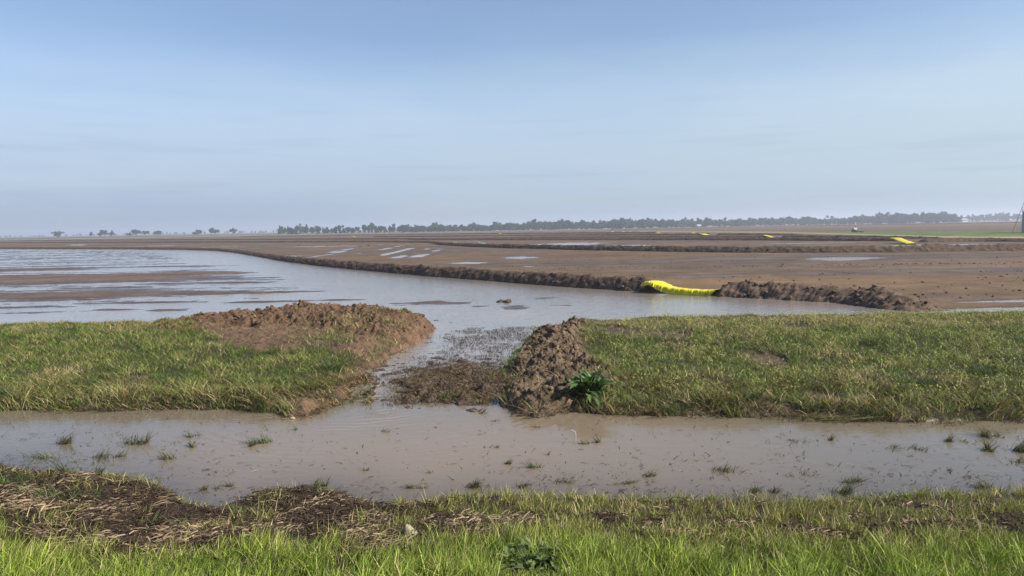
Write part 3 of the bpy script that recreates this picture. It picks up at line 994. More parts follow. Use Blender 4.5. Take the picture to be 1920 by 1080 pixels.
def bank_grass():
    n = 700000
    x, y = scatter(n, -19, 19, 9.2, 19.4)
    M = masks(x, y)
    d = np.maximum(M['L'], M['R'])
    b = bare(x, y)
    nn = fbm(x * 1.1, y * 1.1, 3, 301); n2 = fbm(x * 4.5, y * 4.5, 2, 307)
    keep = (d > .0 + .05 * n2) & (np.abs(x) < .78 * y + 1.5) & (RNG.random(n) > b * .965) & (RNG.random(n) < .72 + 1.0 * n2)
    x, y, d, b, nn, n2 = (v[keep] for v in (x, y, d, b, nn, n2))
    n = len(x)
    z = surface(x, y)
    tan = ellmask(x, y, TAN)
    yf = np.interp(x, FRONT_XY[:, 0], FRONT_XY[:, 1])
    fringe = 1 - sm(.15, 1.0, y - yf)
    crest = sm(16.3, 18.0, y)
    dry = np.clip(.24 + .65 * tan + .32 * fringe + .30 * crest + .55 * nn + .3 * b, 0, 1)
    r = RNG.random(n)
    isdry = r < dry * .75
    c = mixc(GREEN, YGREEN, np.clip(RNG.random(n) * .9 + .5 * nn, 0, 1))
    c = mixc(c, DGREEN, np.clip(sm(.15, .5, fbm(x * .8 + 5, y * .8, 3, 311)) * .7, 0, 1))
    c[isdry] = TANC * (.6 + .6 * RNG.random((isdry.sum(), 1)))
    c *= (.40 + .95 * RNG.random((n, 1)))
    h = (.050 + .085 * RNG.random(n) ** 1.5) * (1 + .8 * nn + 1.1 * n2) * (1 + 1.1 * fringe * RNG.random(n)) * (1 - .35 * crest)
    h = np.maximum(h, .025)
    V, Q, T, C = blade_mesh(np.stack([x, y, z - .005], 1), h, .005 + .0065 * RNG.random(n), RNG.random(n) * 6.28, .15 + .5 * RNG.random(n), .2 + .7 * RNG.random(n), c, 2)
    # pale seed heads over the right-hand bank
    k = np.where((x > 1.8) & (RNG.random(n) < .06 * (1 + 2.0 * nn)) & (d > .4))[0]
    sp = np.stack([x[k], y[k], z[k] + h[k] * .9 + .02], 1)
    ns = len(k); nc = 3
    P2 = np.repeat(sp, nc, 0) + RNG.normal(0, .012, (ns * nc, 3))
    V2, Q2, T2, C2 = blade_mesh(P2, np.full(ns * nc, .018), np.full(ns * nc, .012), RNG.random(ns * nc) * 6.28, np.full(ns * nc, .8), np.full(ns * nc, .4),
                                np.tile(np.array([[.36, .37, .10]]), (ns * nc, 1)) * (.7 + .6 * RNG.random((ns * nc, 1))), 2)
    Q2 = Q2 + len(V); T2 = T2 + len(V)
    o = mk('bank_grass', np.concatenate([V, V2]), np.concatenate([Q, Q2]), np.concatenate([T, T2]), M_GRASS, attrs={'col': np.concatenate([C, C2])})
    tag(o, 'patchy green and straw coloured grass over both earth banks', 'grass', kind='stuff')


def litter_mask(x, y, d):
    """where dead cane and leaves lie on the near verge: a band on the left, patches to the right"""
    px = x / np.maximum(y, 1) * 1387 + 960
    nn = fbm(x * 1.7, y * 1.7, 3, 331)
    left = 1 - sm(620, 900, px + 160 * nn)
    w = d + .25 * nn
    band = sm(.05, .22, w) * (1 - sm(1.35, 1.75, w))
    p = np.zeros(x.shape)
    for cx, cy, hw, hh in ((850, 965, 75, 22), (985, 968, 60, 18), (860, 998, 60, 8), (1240, 970, 60, 14), (1700, 985, 110, 16), (1850, 990, 90, 14), (1500, 985, 50, 12), (1290, 1003, 40, 10),
                           (1700, 928, 70, 8), (1880, 965, 60, 12), (1380, 968, 60, 10), (1620, 958, 50, 9), (1130, 962, 60, 10), (1560, 1000, 60, 9), (1800, 940, 80, 8), (1230, 938, 50, 6)):
        c = G(cx, cy, .22); ex = G(cx + hw, cy, .22)[0] - c[0]; ny = (G(cx, cy - hh, .22)[1] - G(cx, cy + hh, .22)[1]) / 2
        p = np.maximum(p, 1 - sm(.6, 1.2, np.hypot((x - c[0]) / ex, (y - c[1]) / ny) + .3 * nn))
    return np.maximum(band * left, p)


def verge_grass():
    n = 425000
    x, y = scatter(n, -8.0, 8.0, 3.2, 7.6)
    d = masks(x, y)['V']
    lit = litter_mask(x, y, d)
    nn = fbm(x * 1.6, y * 1.6, 3, 341); n2 = fbm(x * 6, y * 6, 2, 347)
    px = x / np.maximum(y, 1) * 1387 + 960
    edge = sm(.0, .25, d)
    keep = (d > .01) & (np.abs(x) < .8 * y + 2.4) & (RNG.random(n) > lit * (.975 - .30 * sm(.1, .5, nn + .6 * n2)) * (1 - .8 * (1 - sm(60, 150, px)) * (1 - sm(.35, .6, d)))) & (RNG.random(n) < (.30 + .62 * sm(.1, 1.6, d) + 1.1 * n2))
    x, y, d, nn, n2, px = (v[keep] for v in (x, y, d, nn, n2, px))
    n = len(x)
    z = terrain(x, y)
    inner = sm(1.2, 1.9, d + .25 * nn)                     # the lush strip beside the road
    c = mixc(np.array([.095, .160, .014]), np.array([.330, .410, .065]), np.clip(RNG.random(n) * .8 + .45 * nn + .1, 0, 1))
    outer = mixc(np.array([.105, .150, .020]), np.array([.30, .31, .075]), RNG.random(n))
    c = mixc(outer, c, inner)
    dry = RNG.random(n) < .11 + .30 * (1 - inner) * np.clip(.6 + nn, 0, 1) + .10 * sm(.2, .6, nn)
    c[dry] = TANC * (.6 + .6 * RNG.random((dry.sum(), 1)))
    c *= .45 + .95 * RNG.random((n, 1))
    h = (.04 + .105 * RNG.random(n)) * (.74 + .34 * inner) * (1 + .7 * nn + .8 * n2)
    dk_ = G(1005, 1050, .42); h *= 1 - .68 * (1 - sm(.6, 1.2, np.hypot((x - dk_[0]) / .26, (y - dk_[1]) / .22)))
    h = np.maximum(h, .03)
    az = RNG.normal(.1, 1.5, n)
    V, Q, T, C = blade_mesh(np.stack([x, y, z - .006], 1), h, .0032 + .0062 * RNG.random(n) ** 2, az, .10 + .45 * RNG.random(n), .1 + .75 * RNG.random(n) ** 2, c, 3)
    o = mk('verge_grass', V, Q, T, M_GRASS, attrs={'col': C})
    tag(o, 'bright green grass on the near verge along the bottom edge', 'grass', kind='stuff')


def litter():
    n = 185000
    x, y = scatter(n, -8.2, 8.0, 4.6, 9.6)
    d = masks(x, y)['V']
    lit = litter_mask(x, y, d)
    flo = .16 * np.exp(np.minimum(d, 0) / .45) * sm(-.15, .4, fbm(x * 1.1, y * 2.0, 3, 353)) * (d < 0) + .004 * (d < 0)
    keep = ((d > .02) & (RNG.random(n) < lit * .62 + .05 * sm(0, .2, d)) | (d < -.03) & (RNG.random(n) < flo)) & (np.abs(x) < .8 * y + 2.2)
    x, y, d = x[keep], y[keep], d[keep]
    n = len(x)
    z = terrain(x, y)
    nn = fbm(x * 2.1, y * 2.1, 2, 351)
    pale = np.clip(.06 + .9 * nn + .25 * sm(.4, 1.2, d), .05, .9)
    t = RNG.random(n)
    c = np.where((t < pale)[:, None], np.array([.27, .20, .125]), np.array([.055, .036, .025])) * (.4 + 1.0 * RNG.random((n, 1)))
    ln = .03 + .10 * RNG.random(n) ** 1.6; w = .004 + .011 * RNG.random(n) ** 1.4
    az = np.where(nn > 0, RNG.normal(.55, .6, n), RNG.normal(-.5, .8, n)) + math.pi * (RNG.random(n) < .5)
    wat = d < 0; z = np.where(wat, -.004, z); tilt = RNG.normal(0, .22, n) * np.where(wat, .12, 1); roll = RNG.normal(0, .6, n) * np.where(wat, .1, 1)
    dx = np.stack([np.cos(az) * np.cos(tilt), np.sin(az) * np.cos(tilt), np.sin(tilt)], 1)
    sx = np.stack([-np.sin(az) * np.cos(roll), np.cos(az) * np.cos(roll), np.sin(roll)], 1)
    up = np.cross(dx, sx)
    P = np.stack([x, y, z + .008 + .03 * RNG.random(n) * ~wat], 1); ln = np.where(wat, ln * .75, ln); w = np.where(wat, w * .7, w)
    V = np.zeros((n, 9, 3))
    for i, a in enumerate((-.5, 0, .5)):
        mid = P + dx * (ln * a)[:, None] + up * (ln * .08 * (1 - 4 * a * a))[:, None]
        ww = w * (1.0 if i == 1 else .65)
        V[:, i * 3] = mid - sx * ww[:, None] * .5
        V[:, i * 3 + 1] = mid + up * (ww * .35)[:, None]
        V[:, i * 3 + 2] = mid + sx * ww[:, None] * .5
    b = np.arange(n)[:, None] * 9
    Q = np.concatenate([b + np.array(q) for q in ((0, 1, 4, 3), (1, 2, 5, 4), (3, 4, 7, 6), (4, 5, 8, 7))], 0)
    o = mk('cane_litter', V.reshape(-1, 3), Q, None, M_STRAW, attrs={'col': np.repeat(c, 9, 0)})
    tag(o, 'washed up dead cane and leaf litter along the near water edge', 'litter', kind='stuff')


def stubble():
    """short dead stems: in the thin water of the cut, on its sill, along the edges of the ditch"""
    xs = []; ys = []; hs = []; cs = []
    def put(x, y, h, c):
        xs.append(x); ys.append(y); hs.append(h); cs.append(c)
    x, y = scatter(46000, -4.5, 2.4, 10.8, 18.5)
    M = masks(x, y)
    gapm = (M['L'] < 0) & (M['R'] < 0)
    cl_ = fbm(x * 1.4, y * 1.4, 3, 361)
    k = gapm & (M['S'] < 0) & (y > 12.0) & (RNG.random(len(x)) < .75 * sm(-.25, .3, cl_ + .25 * sm(-1.6, -.3, x)) * sm(.1, .6, -M['L']))
    put(x[k], y[k], .02 + .045 * RNG.random(k.sum()), np.array([.05, .037, .026]) * (.6 + RNG.random((k.sum(), 1))))
    x, y = scatter(36000, -3.2, .6, 10.7, 14.4)
    M = masks(x, y)
    k = (M['S'] > -.3) & (RNG.random(len(x)) < .9 * sm(-.3, .45, M['S'] + .3 * fbm(x * 2, y * 2, 3, 363)) * (1 - .5 * sm(12.2, 13.6, y)))
    cc = np.where((RNG.random(k.sum()) < .22)[:, None], np.array([.14, .14, .045]), np.array([.085, .054, .037])) * (.5 + .9 * RNG.random((k.sum(), 1)))
    put(x[k], y[k], .02 + .06 * RNG.random(k.sum()), cc)
    # wet fringe of both banks and straw caught on the heaps
    x, y = scatter(60000, -11, 10.5, 9.2, 17.5)
    b = bare(x, y); M = masks(x, y); d = np.maximum(M['L'], M['R'])
    k = (d > .02) & (RNG.random(len(x)) < .5 * b + .25 * (1 - sm(.05, .5, d)) * (y < 12.2))
    cc = np.where((RNG.random(k.sum()) < .45)[:, None], np.array([.26, .20, .115]), np.array([.085, .058, .038])) * (.5 + .9 * RNG.random((k.sum(), 1)))
    put(x[k], y[k], .015 + .06 * RNG.random(k.sum()), cc)
    # drifts of drowned grass in the left of the ditch and along the right of it
    x, y = scatter(16000, -9, 8.5, 7.0, 11.2)
    M = masks(x, y); cl_ = fbm(x * 1.1 + 4, y * 2.6, 3, 369)
    zone = (1 - sm(-4.4, -2.4, x)) + sm(1.2, 4.0, x) * .7
    k = (M['V'] < -.05) & (M['L'] < -.1) & (M['R'] < -.1) & (RNG.random(len(x)) < .75 * sm(.22, .55, cl_) * zone)
    put(x[k], y[k], .012 + .055 * RNG.random(k.sum()) ** 2, np.where((RNG.random(k.sum()) < .5)[:, None], np.array([.085, .11, .035]), np.array([.13, .12, .065])) * (.4 + 1.0 * RNG.random((k.sum(), 1))))
    # scattered stems standing in the ditch, thicker towards the near shore
    x, y = scatter(24000, -9, 8, 6.6, 11.2)
    M = masks(x, y); sh = -M['V']
    cl_ = fbm(x * .9, y * 1.6, 3, 367)
    pr = .9 * np.exp(-np.maximum(sh, 0) / .6) * sm(-.25, .3, cl_) * (.35 + .65 * sm(-1.5, .5, x)) + .24 * sm(0, .35, cl_) * sm(.3, 1.5, x) + .13 * sm(0, .35, cl_) * (1 - sm(-4.2, -2.6, x)) + .012
    k = (sh > -.02) & (M['L'] < -.1) & (M['R'] < -.1) & (M['S'] < -.1) & (RNG.random(len(x)) < pr)
    put(x[k], y[k], .010 + .055 * RNG.random(k.sum()) ** 2, np.array([.060, .055, .034]) * (.5 + RNG.random((k.sum(), 1))))
    x, y = scatter(5000, -22, 8, 19, 42)                     # specks on the flooded field
    k = (RNG.random(len(x)) < .35 * sm(.0, .35, fbm(x * .4, y * .9, 3, 373)))
    put(x[k], y[k], .02 + .03 * RNG.random(k.sum()), np.array([.05, .037, .026]) * (.6 + RNG.random((k.sum(), 1))))
    x = np.concatenate(xs); y = np.concatenate(ys); h = np.concatenate(hs); c = np.concatenate(cs)
    zt = surface(x, y)
    z = np.maximum(zt, np.where(y > 11.4, zwater(y), 0)) - .004
    n = len(x)
    V, Q, T, C = blade_mesh(np.stack([x, y, z], 1), h, .006 + .008 * RNG.random(n), RNG.random(n) * 6.28, .2 + 1.2 * RNG.random(n), .2 + .8 * RNG.random(n), c, 2)
    o = mk('stubble', V, Q, T, M_STRAW, attrs={'col': C})
    tag(o, 'dead brown stems and stubble scattered through the shallow water and mud', 'stubble', kind='stuff')


def fringe():
    n = 90000
    x, y = scatter(n, -10.5, 9.5, 9.0, 12.4)
    M = masks(x, y); d = np.maximum(M['L'], M['R']); nn = fbm(x * 1.4, y * 1.4, 3, 371)
    zt = terrain(x, y)
    keep = (zt > -.04) & (zt < .16) & (d > -.4) & (M['S'] < -.2) & (RNG.random(n) < .95 * sm(-.45, .2, nn)) & (np.abs(x) < .75 * y + 1)
    x, y, d, nn, zt = (v[keep] for v in (x, y, d, nn, zt))
    n = len(x); r = RNG.random(n)
    c = np.where((r < .42)[:, None], np.array([.30, .225, .12]), np.where((r < .72)[:, None], np.array([.105, .075, .045]), np.array([.14, .17, .035]))) * (.4 + .95 * RNG.random((n, 1)))
    h = (.05 + .13 * RNG.random(n) ** 1.6) * (1 + .9 * nn)
    V, Q, T, C = blade_mesh(np.stack([x, y, np.maximum(zt, -.02)], 1), np.maximum(h, .03), .006 + .007 * RNG.random(n), RNG.normal(-1.57, 1.1, n), .2 + .9 * RNG.random(n), .3 + .9 * RNG.random(n), c, 3)
    o = mk('bank_thatch', V, Q, T, M_STRAW, attrs={'col': C})
    tag(o, 'brown and straw thatch hanging over the water edge of the far banks', 'thatch', kind='stuff')


def heap_straw():
    n = 9000
    x, y = scatter(n, -1.0, 3.2, 9.4, 16.6)
    M = masks(x, y)
    b = sm(-.1, .3, sd_box(x, y, BARE_R) + .25 * fbm(x * 2, y * 2, 3, 381))
    keep = (M['R'] > .03) & (RNG.random(n) < b * (.25 + .9 * sm(-.1, .4, fbm(x * 1.7, y * 1.7, 3, 383))))
    x, y = x[keep], y[keep]; n = len(x)
    z = surface(x, y)
    c = np.where((RNG.random(n) < .7)[:, None], np.array([.34, .26, .145]), np.array([.12, .13, .045])) * (.4 + .9 * RNG.random((n, 1)))
    V, Q, T, C = blade_mesh(np.stack([x, y, z], 1), .03 + .10 * RNG.random(n) ** 1.5, .005 + .007 * RNG.random(n), RNG.random(n) * 6.28, .4 + 1.6 * RNG.random(n), .3 + 1.0 * RNG.random(n), c, 3)
    o = mk('heap_straw', V, Q, T, M_STRAW, attrs={'col': C})
    tag(o, 'dry straw and roots sticking out of the tan dirt pile', 'straw', kind='stuff')


heap_straw()
fringe()
bank_grass()
verge_grass()
litter()
stubble()


# ------------------------------------------------------------------ tufts standing in the ditch
def zpick(px, py):
    """ground or water under a pixel of the near part"""
    z = 0.0
    for _ in range(6):
        p = G(px, py, z)
        z = max(float(terrain(np.array([p[0]]), np.array([p[1]]))[0]), 0.0 if p[1] < 11.4 else Z_FIELD)
    return p[0], p[1], z


def tuft(px, py, wpx, hpx, label, green, n=None, flat=.5, cat='grass tuft', name='grass_tuft', group='grass tufts standing in the ditch', seed=0, colr=None, loc=None):
    x, y, z = loc or zpick(px, py)
    s = math.hypot(x, y) / 1387.0
    rw = wpx * s * .5; hh = max(hpx * s, .03)
    rs = np.random.default_rng(int(px * 7 + py * 13 + seed))
    n = n or int(np.clip(wpx * hpx * .17 + 10, 16, 200))
    nk = int(np.clip(wpx / 9, 1, 7))                                  # a tuft is a few shoots of unequal size
    kc = np.stack([rs.uniform(-.85, .85, nk) * rw, rs.uniform(-.3, .3, nk) * rw], 1); ks = .35 + .65 * rs.random(nk)
    w_ = rs.choice(nk, n, p=ks / ks.sum())
    P = np.stack([kc[w_, 0] + rs.normal(0, .30, n) * rw * ks[w_], kc[w_, 1] + rs.normal(0, .16, n) * rw, np.full(n, -.008)], 1)
    main = rs.uniform(-.6, .6) + (math.pi if rs.random() < .35 else 0)
    a = np.where(rs.random(n) < .8, main + rs.normal(0, .8, n), rs.random(n) * 6.28)
    h = hh * (.25 + 1.2 * rs.random(n) ** 2) * (.55 + .45 * ks[w_])
    if colr is None:
        t = rs.random(n) < green
        c = np.where(t[:, None], np.array([.070, .105, .030]), np.array([.125, .105, .060])) * (.35 + 1.2 * rs.random((n, 1)))
    else:
        c = np.array(colr)[None] * (.5 + .9 * rs.random((n, 1)))
    lean = np.clip((.15 + .5 * rw / hh) * rs.random(n) ** 1.5 * 1.3 + .05, 0, 2.2)
    V, Q, T, C = blade_mesh(P, h, np.full(n, .004) + .007 * rs.random(n) ** 2, a, lean, flat * (.5 + rs.random(n)), c, 4)
    o = mk(name, V, Q, T, M_GRASS, attrs={'col': C}, loc=(x, y, z))
    tag(o, label, cat, group)
    return o


TUFTS = [  # pixel of the foot, width and height on the photograph, label, share of green blades
    (487, 830, 48, 20, 'largest green grass tuft in the open water left of centre, bent to one side', .85),
    (462, 836, 26, 16, 'sparse grey green tuft just left of the largest bent tuft', .5),
    (252, 832, 36, 24, 'pale olive grass tuft in the left part of the ditch', .5),
    (278, 830, 18, 20, 'narrow faded tuft right beside the pale olive tuft', .4),
    (352, 838, 28, 16, 'pale bleached tuft in a loose row of tufts on the left', .35),
    (372, 818, 34, 12, 'low dark green tuft farther out behind the bleached one', .6),
    (125, 832, 40, 22, 'brownish faint tuft in the far left water', .2),
    (72, 858, 46, 14, 'flat spreading dark green tuft near the left edge', .7),
    (315, 860, 40, 16, 'spiky grey tuft with leaning stems, nearest to the mud point', .4),
    (205, 858, 50, 18, 'thin scattered tuft between two denser ones on the left', .45),
    (125, 893, 50, 38, 'tall bright green tuft on the mud edge at the left', .95),
    (178, 893, 22, 22, 'small upright green tuft at the water edge by the mud', .9),
    (215, 908, 34, 14, 'yellow green sprig growing from the wet black mud', .8),
    (393, 918, 30, 18, 'yellow and green tuft on the tip of the mud spit', .8),
    (428, 912, 22, 14, 'grey green sprig in the water right of the mud spit', .5),
    (590, 912, 40, 18, 'ragged olive tuft at the shore with one tall stem', .5),
    (560, 806, 12, 14, 'tiny dark sprig in open water beside the left bank point', .4),
    (722, 810, 24, 10, 'small dark sprig alone in the open brown water', .5),
    (683, 882, 22, 10, 'short dark stems low in the brown water left of centre', .4),
    (800, 888, 26, 7, 'flat olive wisp in the middle of the brown water', .6),
    (927, 840, 32, 8, 'thin flat green wisp in mid water', .8),
    (952, 870, 24, 14, 'green tuft with pale tips left of the bright middle tuft', .7),
    (1008, 876, 40, 16, 'bright leaning green tuft in the middle of the ditch', .85),
    (970, 914, 44, 16, 'dense olive brown tuft close to the near shore', .45),
    (885, 912, 48, 20, 'spread out dark green tuft nearest the shore at centre', .6),
    (780, 914, 34, 16, 'dark thin tuft at the shore left of centre', .5),
    (1095, 832, 24, 12, 'small green tuft beside a single tall pale reed', .8),
    (1130, 829, 22, 16, 'dark stem pair to the right of the tall pale reed', .3),
    (1025, 853, 16, 12, 'tiny dark tuft right of the green wisp', .4),
    (1212, 892, 36, 14, 'open spiky tuft with pale leaning stems right of centre', .5),
    (1180, 905, 50, 12, 'brown low clump near the shore right of centre', .3),
    (1060, 905, 60, 12, 'broken row of dark stems along the near shore', .35),
    (1000, 800, 26, 8, 'dark twiggy wisp below the dock plant bank', .2),
    (930, 790, 30, 8, 'floating dark twigs below the dirt pile', .1),
    (1505, 827, 50, 8, 'flat pale green raft of stems in the right water', .6),
    (1558, 825, 18, 14, 'dark pointed tuft right of the flat pale raft', .3),
    (1690, 842, 60, 12, 'wide thin pale tuft in the right part of the ditch', .4),
    (1770, 828, 26, 16, 'upright dark sprigs in the right water', .4),
    (1800, 828, 30, 10, 'low branching sprig right of the upright ones', .4),
    (1858, 842, 22, 20, 'round mossy clump standing out of the water', .75),
    (1848, 846, 24, 16, 'row of short dark stems left of the mossy clump', .3),
    (1862, 818, 44, 22, 'tall dark stems behind the mossy clump', .35),
    (1905, 845, 44, 26, 'dense dark stems at the right edge', .45),
    (1905, 868, 40, 14, 'lower dark stems at the right edge', .3),
    (1365, 884, 60, 14, 'pale thin stems spread along the water right of centre', .4),
    (1500, 892, 60, 10, 'low pale stems in the shallow water at right', .3),
    (1600, 905, 44, 16, 'dark matted clump by the right shore', .2),
    (1430, 922, 60, 18, 'dark grassy clump at the shore right of centre', .45),
    (1575, 925, 50, 22, 'leaning olive clump on the right shore', .5),
    (1845, 915, 40, 18, 'brown green clump on the far right shore', .4),
    (1785, 882, 14, 10, 'curled brown leaf pair sticking up from the water', .0),
    (28, 912, 90, 40, 'tall dense green tuft at the left edge of the near shore', .9),
    (78, 930, 70, 30, 'green and straw tuft in the litter beside the left edge', .75),
    (150, 938, 60, 24, 'smaller green tuft growing through the dark litter', .85),
    (300, 985, 60, 22, 'thin green tuft standing amid the pale cane pieces', .8),
    (475, 965, 60, 24, 'yellow green tuft at the hollow of the muddy shore', .8),
    (830, 748, 50, 22, 'green tuft hanging over the front of the muddy sill', .75),
]
for tt in TUFTS:
    if 'litter' in tt[4] or 'cane' in tt[4] or 'near shore' in tt[4] and tt[0] < 60 or 'hollow' in tt[4]:
        tuft(*tt, n=170, group='grass tufts along the near shore')
    else:
        tuft(*tt)
# lush clumps on the banks
BT = [(520, 660, 60, 22, 'dark lush tuft under the brown heap on the left bank'), (590, 660, 60, 22, 'bright lush tuft left of the wet bank edge'), (620, 690, 80, 20, 'wide green tuft over the dark undercut'),
      (1640, 645, 70, 26, 'brightest lush green clump on the right bank'), (1710, 720, 60, 24, 'dark green clump low on the right bank'), (1400, 752, 40, 26, 'spiky blue green clump on the right bank edge'),
      (1262, 758, 50, 26, 'long leaved clump right of the dock plant'), (1850, 700, 90, 24, 'wide green clump at the right end of the bank'), (20, 745, 50, 30, 'grey green clump at the left end of the bank'),
      (490, 755, 60, 26, 'green clump beside the mud point of the left bank'), (1640, 770, 60, 26, 'olive clump where the right bank meets the water')]
for a in BT:
    p = zpick(a[0], a[1])
    tuft(a[0], a[1], a[2], a[3], a[4], .97, n=260, flat=.6, cat='grass clump', name='grass_clump', group='lush clumps on the banks', loc=p)
# a pale reed bent over the water
mb = MB(); x, y, z = zpick(1079, 830)
mb.tube([(0, 0, -.02), (.005, 0, .08), (.0, 0, .13), (-.05, 0, .165)], [.005, .005, .004, .002], 6)
o = mb.build('reed', M_STRAW, loc=(x, y, z)); tag(o, 'single tall pale reed stem bent over in the water', 'reed')
a = o.data.attributes.new('col', 'FLOAT_COLOR', 'POINT'); a.data.foreach_set('color', np.tile([.5, .5, .4, 1], len(o.data.vertices)).astype(np.float32))

# raft of washed-up stems by the right bank
x, y, z = zpick(1582, 786)
rs = np.random.default_rng(5)
n = 420
P = np.stack([rs.normal(0, .15, n), rs.normal(0, .07, n), .005 + .06 * rs.random(n) * 1.0], 1)
P[:, 2] *= np.exp(-(P[:, 0] / .25) ** 2)
ang = rs.normal(-.15, .35, n) + math.pi * (rs.random(n) < .5)
V, Q, T, C = blade_mesh(P, .10 + .16 * rs.random(n), .005 + .004 * rs.random(n), ang, np.full(n, 1.9), .5 * rs.random(n),
                        np.where((rs.random(n) < .4)[:, None], np.array([.30, .26, .14]), np.array([.09, .10, .035])) * (.5 + .9 * rs.random((n, 1))), 3)
V[:, 2] *= .32
o = mk('stem_raft', V, Q, T, M_STRAW, attrs={'col': C}, loc=(x, y, z)); tag(o, 'matted raft of washed up stems against the right bank', 'plant raft')


# ------------------------------------------------------------------ broad leaved docks
def dock(px, py, wpx, hpx, n, label, seed, upright, colr, spread=.02, lscale=1.0):
    x, y, z = zpick(px, py)
    s = math.hypot(x, y) / 1387.0
    rs = np.random.default_rng(seed)
    rad = wpx * s * .5; hh = hpx * s
    Vs = []; Qs = []; Cs = []; k0 = 0
    nl = 9
    for i in range(n):
        az = 2 * math.pi * (i * .381966 + .1 * rs.random())
        inner = (i / n)
        ln = lscale * max(rad - spread * .8, .06) * (1.12 - .35 * inner) * (.6 + .6 * rs.random())
        el0 = R(28 + 50 * inner + rs.normal(0, 9)) * upright
        wd = ln * (.20 + .07 * rs.random())
        q_ = spread * rs.random() ** .5; p = np.array([q_ * math.cos(az * 1.7), q_ * .7 * math.sin(az * 1.7), .0]); el = el0
        rows = []
        for j in range(nl):
            t = j / (nl - 1)
            w = wd * (math.sin(math.pi * min(1, t * .93 + .05)) ** .8) * (1 - .25 * t) * (.35 if t < .15 else 1) + .0025
            side = np.array([-math.sin(az), math.cos(az), 0])
            dirv = np.array([math.cos(az) * math.cos(el), math.sin(az) * math.cos(el), math.sin(el)])
            up = np.cross(dirv, side) * -1
            if up[2] < 0: up = -up
            wav = .18 * w * math.sin(t * 17 + i) + .05 * w * rs.normal()
            rows.append([p - side * w * .5 + up * (w * .16 + wav), p - side * w * .25 + up * w * .03, p, p + side * w * .25 + up * w * .03, p + side * w * .5 + up * (w * .16 - wav)])
            p = p + dirv * ln / (nl - 1) * (hh / rad if upright > 1.2 and False else 1)
            el -= (.13 + .16 * t) * (1.25 - .5 * inner)
        v = np.array(rows).reshape(-1, 3)
        Vs.append(v); Qs.append(grid_quads(nl, 5) + k0); k0 += len(v)
        c = np.array(colr) * (.65 + .7 * rs.random())
        cc = np.tile(c, (len(v), 1)).reshape(nl, 5, 3)
        cc[:, 2] = cc[:, 2] * 1.5 + .02                                         # midrib
        Cs.append(cc.reshape(-1, 3))
    o = mk('dock_plant', np.concatenate(Vs), np.concatenate(Qs), None, M_LEAF, attrs={'col': np.concatenate(Cs)}, loc=(x, y, z))
    tag(o, label, 'plant')
    return o


dock(1106, 746, 145, 100, 84, 'dark green dock plant with long leaves beside the tan dirt pile', 3, 1.45, (.060, .105, .026), .10)
dock(1003, 1054, 205, 98, 150, 'broad leaved grey green weed in the near grass at bottom centre', 4, 1.0, (.105, .140, .048), .20, .85)

# the pale stone in the litter
x, y, z = zpick(768, 1003)
u = np.linspace(0, 2 * math.pi, 40, endpoint=False); v = np.linspace(0, math.pi, 22)
U, Vv = np.meshgrid(u, v)
X = np.sin(Vv) * np.cos(U); Y = np.sin(Vv) * np.sin(U); Zz = np.cos(Vv)
prof = 1.15 - .75 * np.clip(X + .25, 0, 1.3)                                        # a peak on the left, sloping to the right
V = np.stack([X * .062, Y * .045, np.where(Zz > 0, Zz * .068 * prof, Zz * .02)], -1).reshape(-1, 3)
V += (fbm(V[:, 0] * 40 + V[:, 2] * 30, V[:, 1] * 40 - V[:, 2] * 20, 3, 5) * .006)[:, None]
M_STONE = dirt_mat('cream stone', (.24, .21, .14), (.32, .28, .20), (.40, .35, .25), 60)
o = mk('stone', V, grid_quads(22, 40, True)[:, ::-1], None, M_STONE, loc=(x, y, z + .012)); tag(o, 'pale cream stone lying in the litter at the grass edge', 'stone')
# pinkish pebble at the tip of the left bank
x, y, z = zpick(548, 779)
V2 = np.stack([X * .04, Y * .03, Zz * .02], -1).reshape(-1, 3)
M_PEB = dirt_mat('pink pebble', (.30, .20, .15), (.40, .27, .2), (.45, .33, .26), 60)
o = mk('pebble', V2, grid_quads(22, 40, True)[:, ::-1], None, M_PEB, loc=(x, y, z + .008)); tag(o, 'small pinkish pebble at the tip of the left bank', 'pebble')

# lone clods on the mud
for px, py, s, lab in ((946, 566, .30, 'dark clod heap standing out of the flooded field'), (818, 601, .13, 'dark clod on the end of the left mud spit'), (846, 604, .10, 'smaller dark clod at the very tip of the spit'),
                       (563, 460.5, .30, 'small dark clod on the far brown field, left one'), (677, 462.8, .28, 'dark clod on the far field beside a wet streak'), (692, 460.8, .26, 'dark clod right of the wet streak on the far field'),
                       (1300, 597, .10, 'dark clod on the back edge of the right bank'), (1430, 597, .08, 'little dark clod on the back edge farther right')):
    p = G(px, py, .1) if py < 590 else zpick(px, py)[:2]
    zz = float(terrain(np.array([p[0]]), np.array([p[1]]))[0])
    rs = np.random.default_rng(int(px))
    cv, ct = clods(rs, 9, lambda n: rs.normal(0, 1, (n, 3)) * np.array([s * .5, s * .35, s * .05]), s * .28, s * .6)
    o = mk('soil_clod', cv, None, ct, M_LEVEE, loc=(p[0], p[1], zz)); tag(o, lab, 'clod')


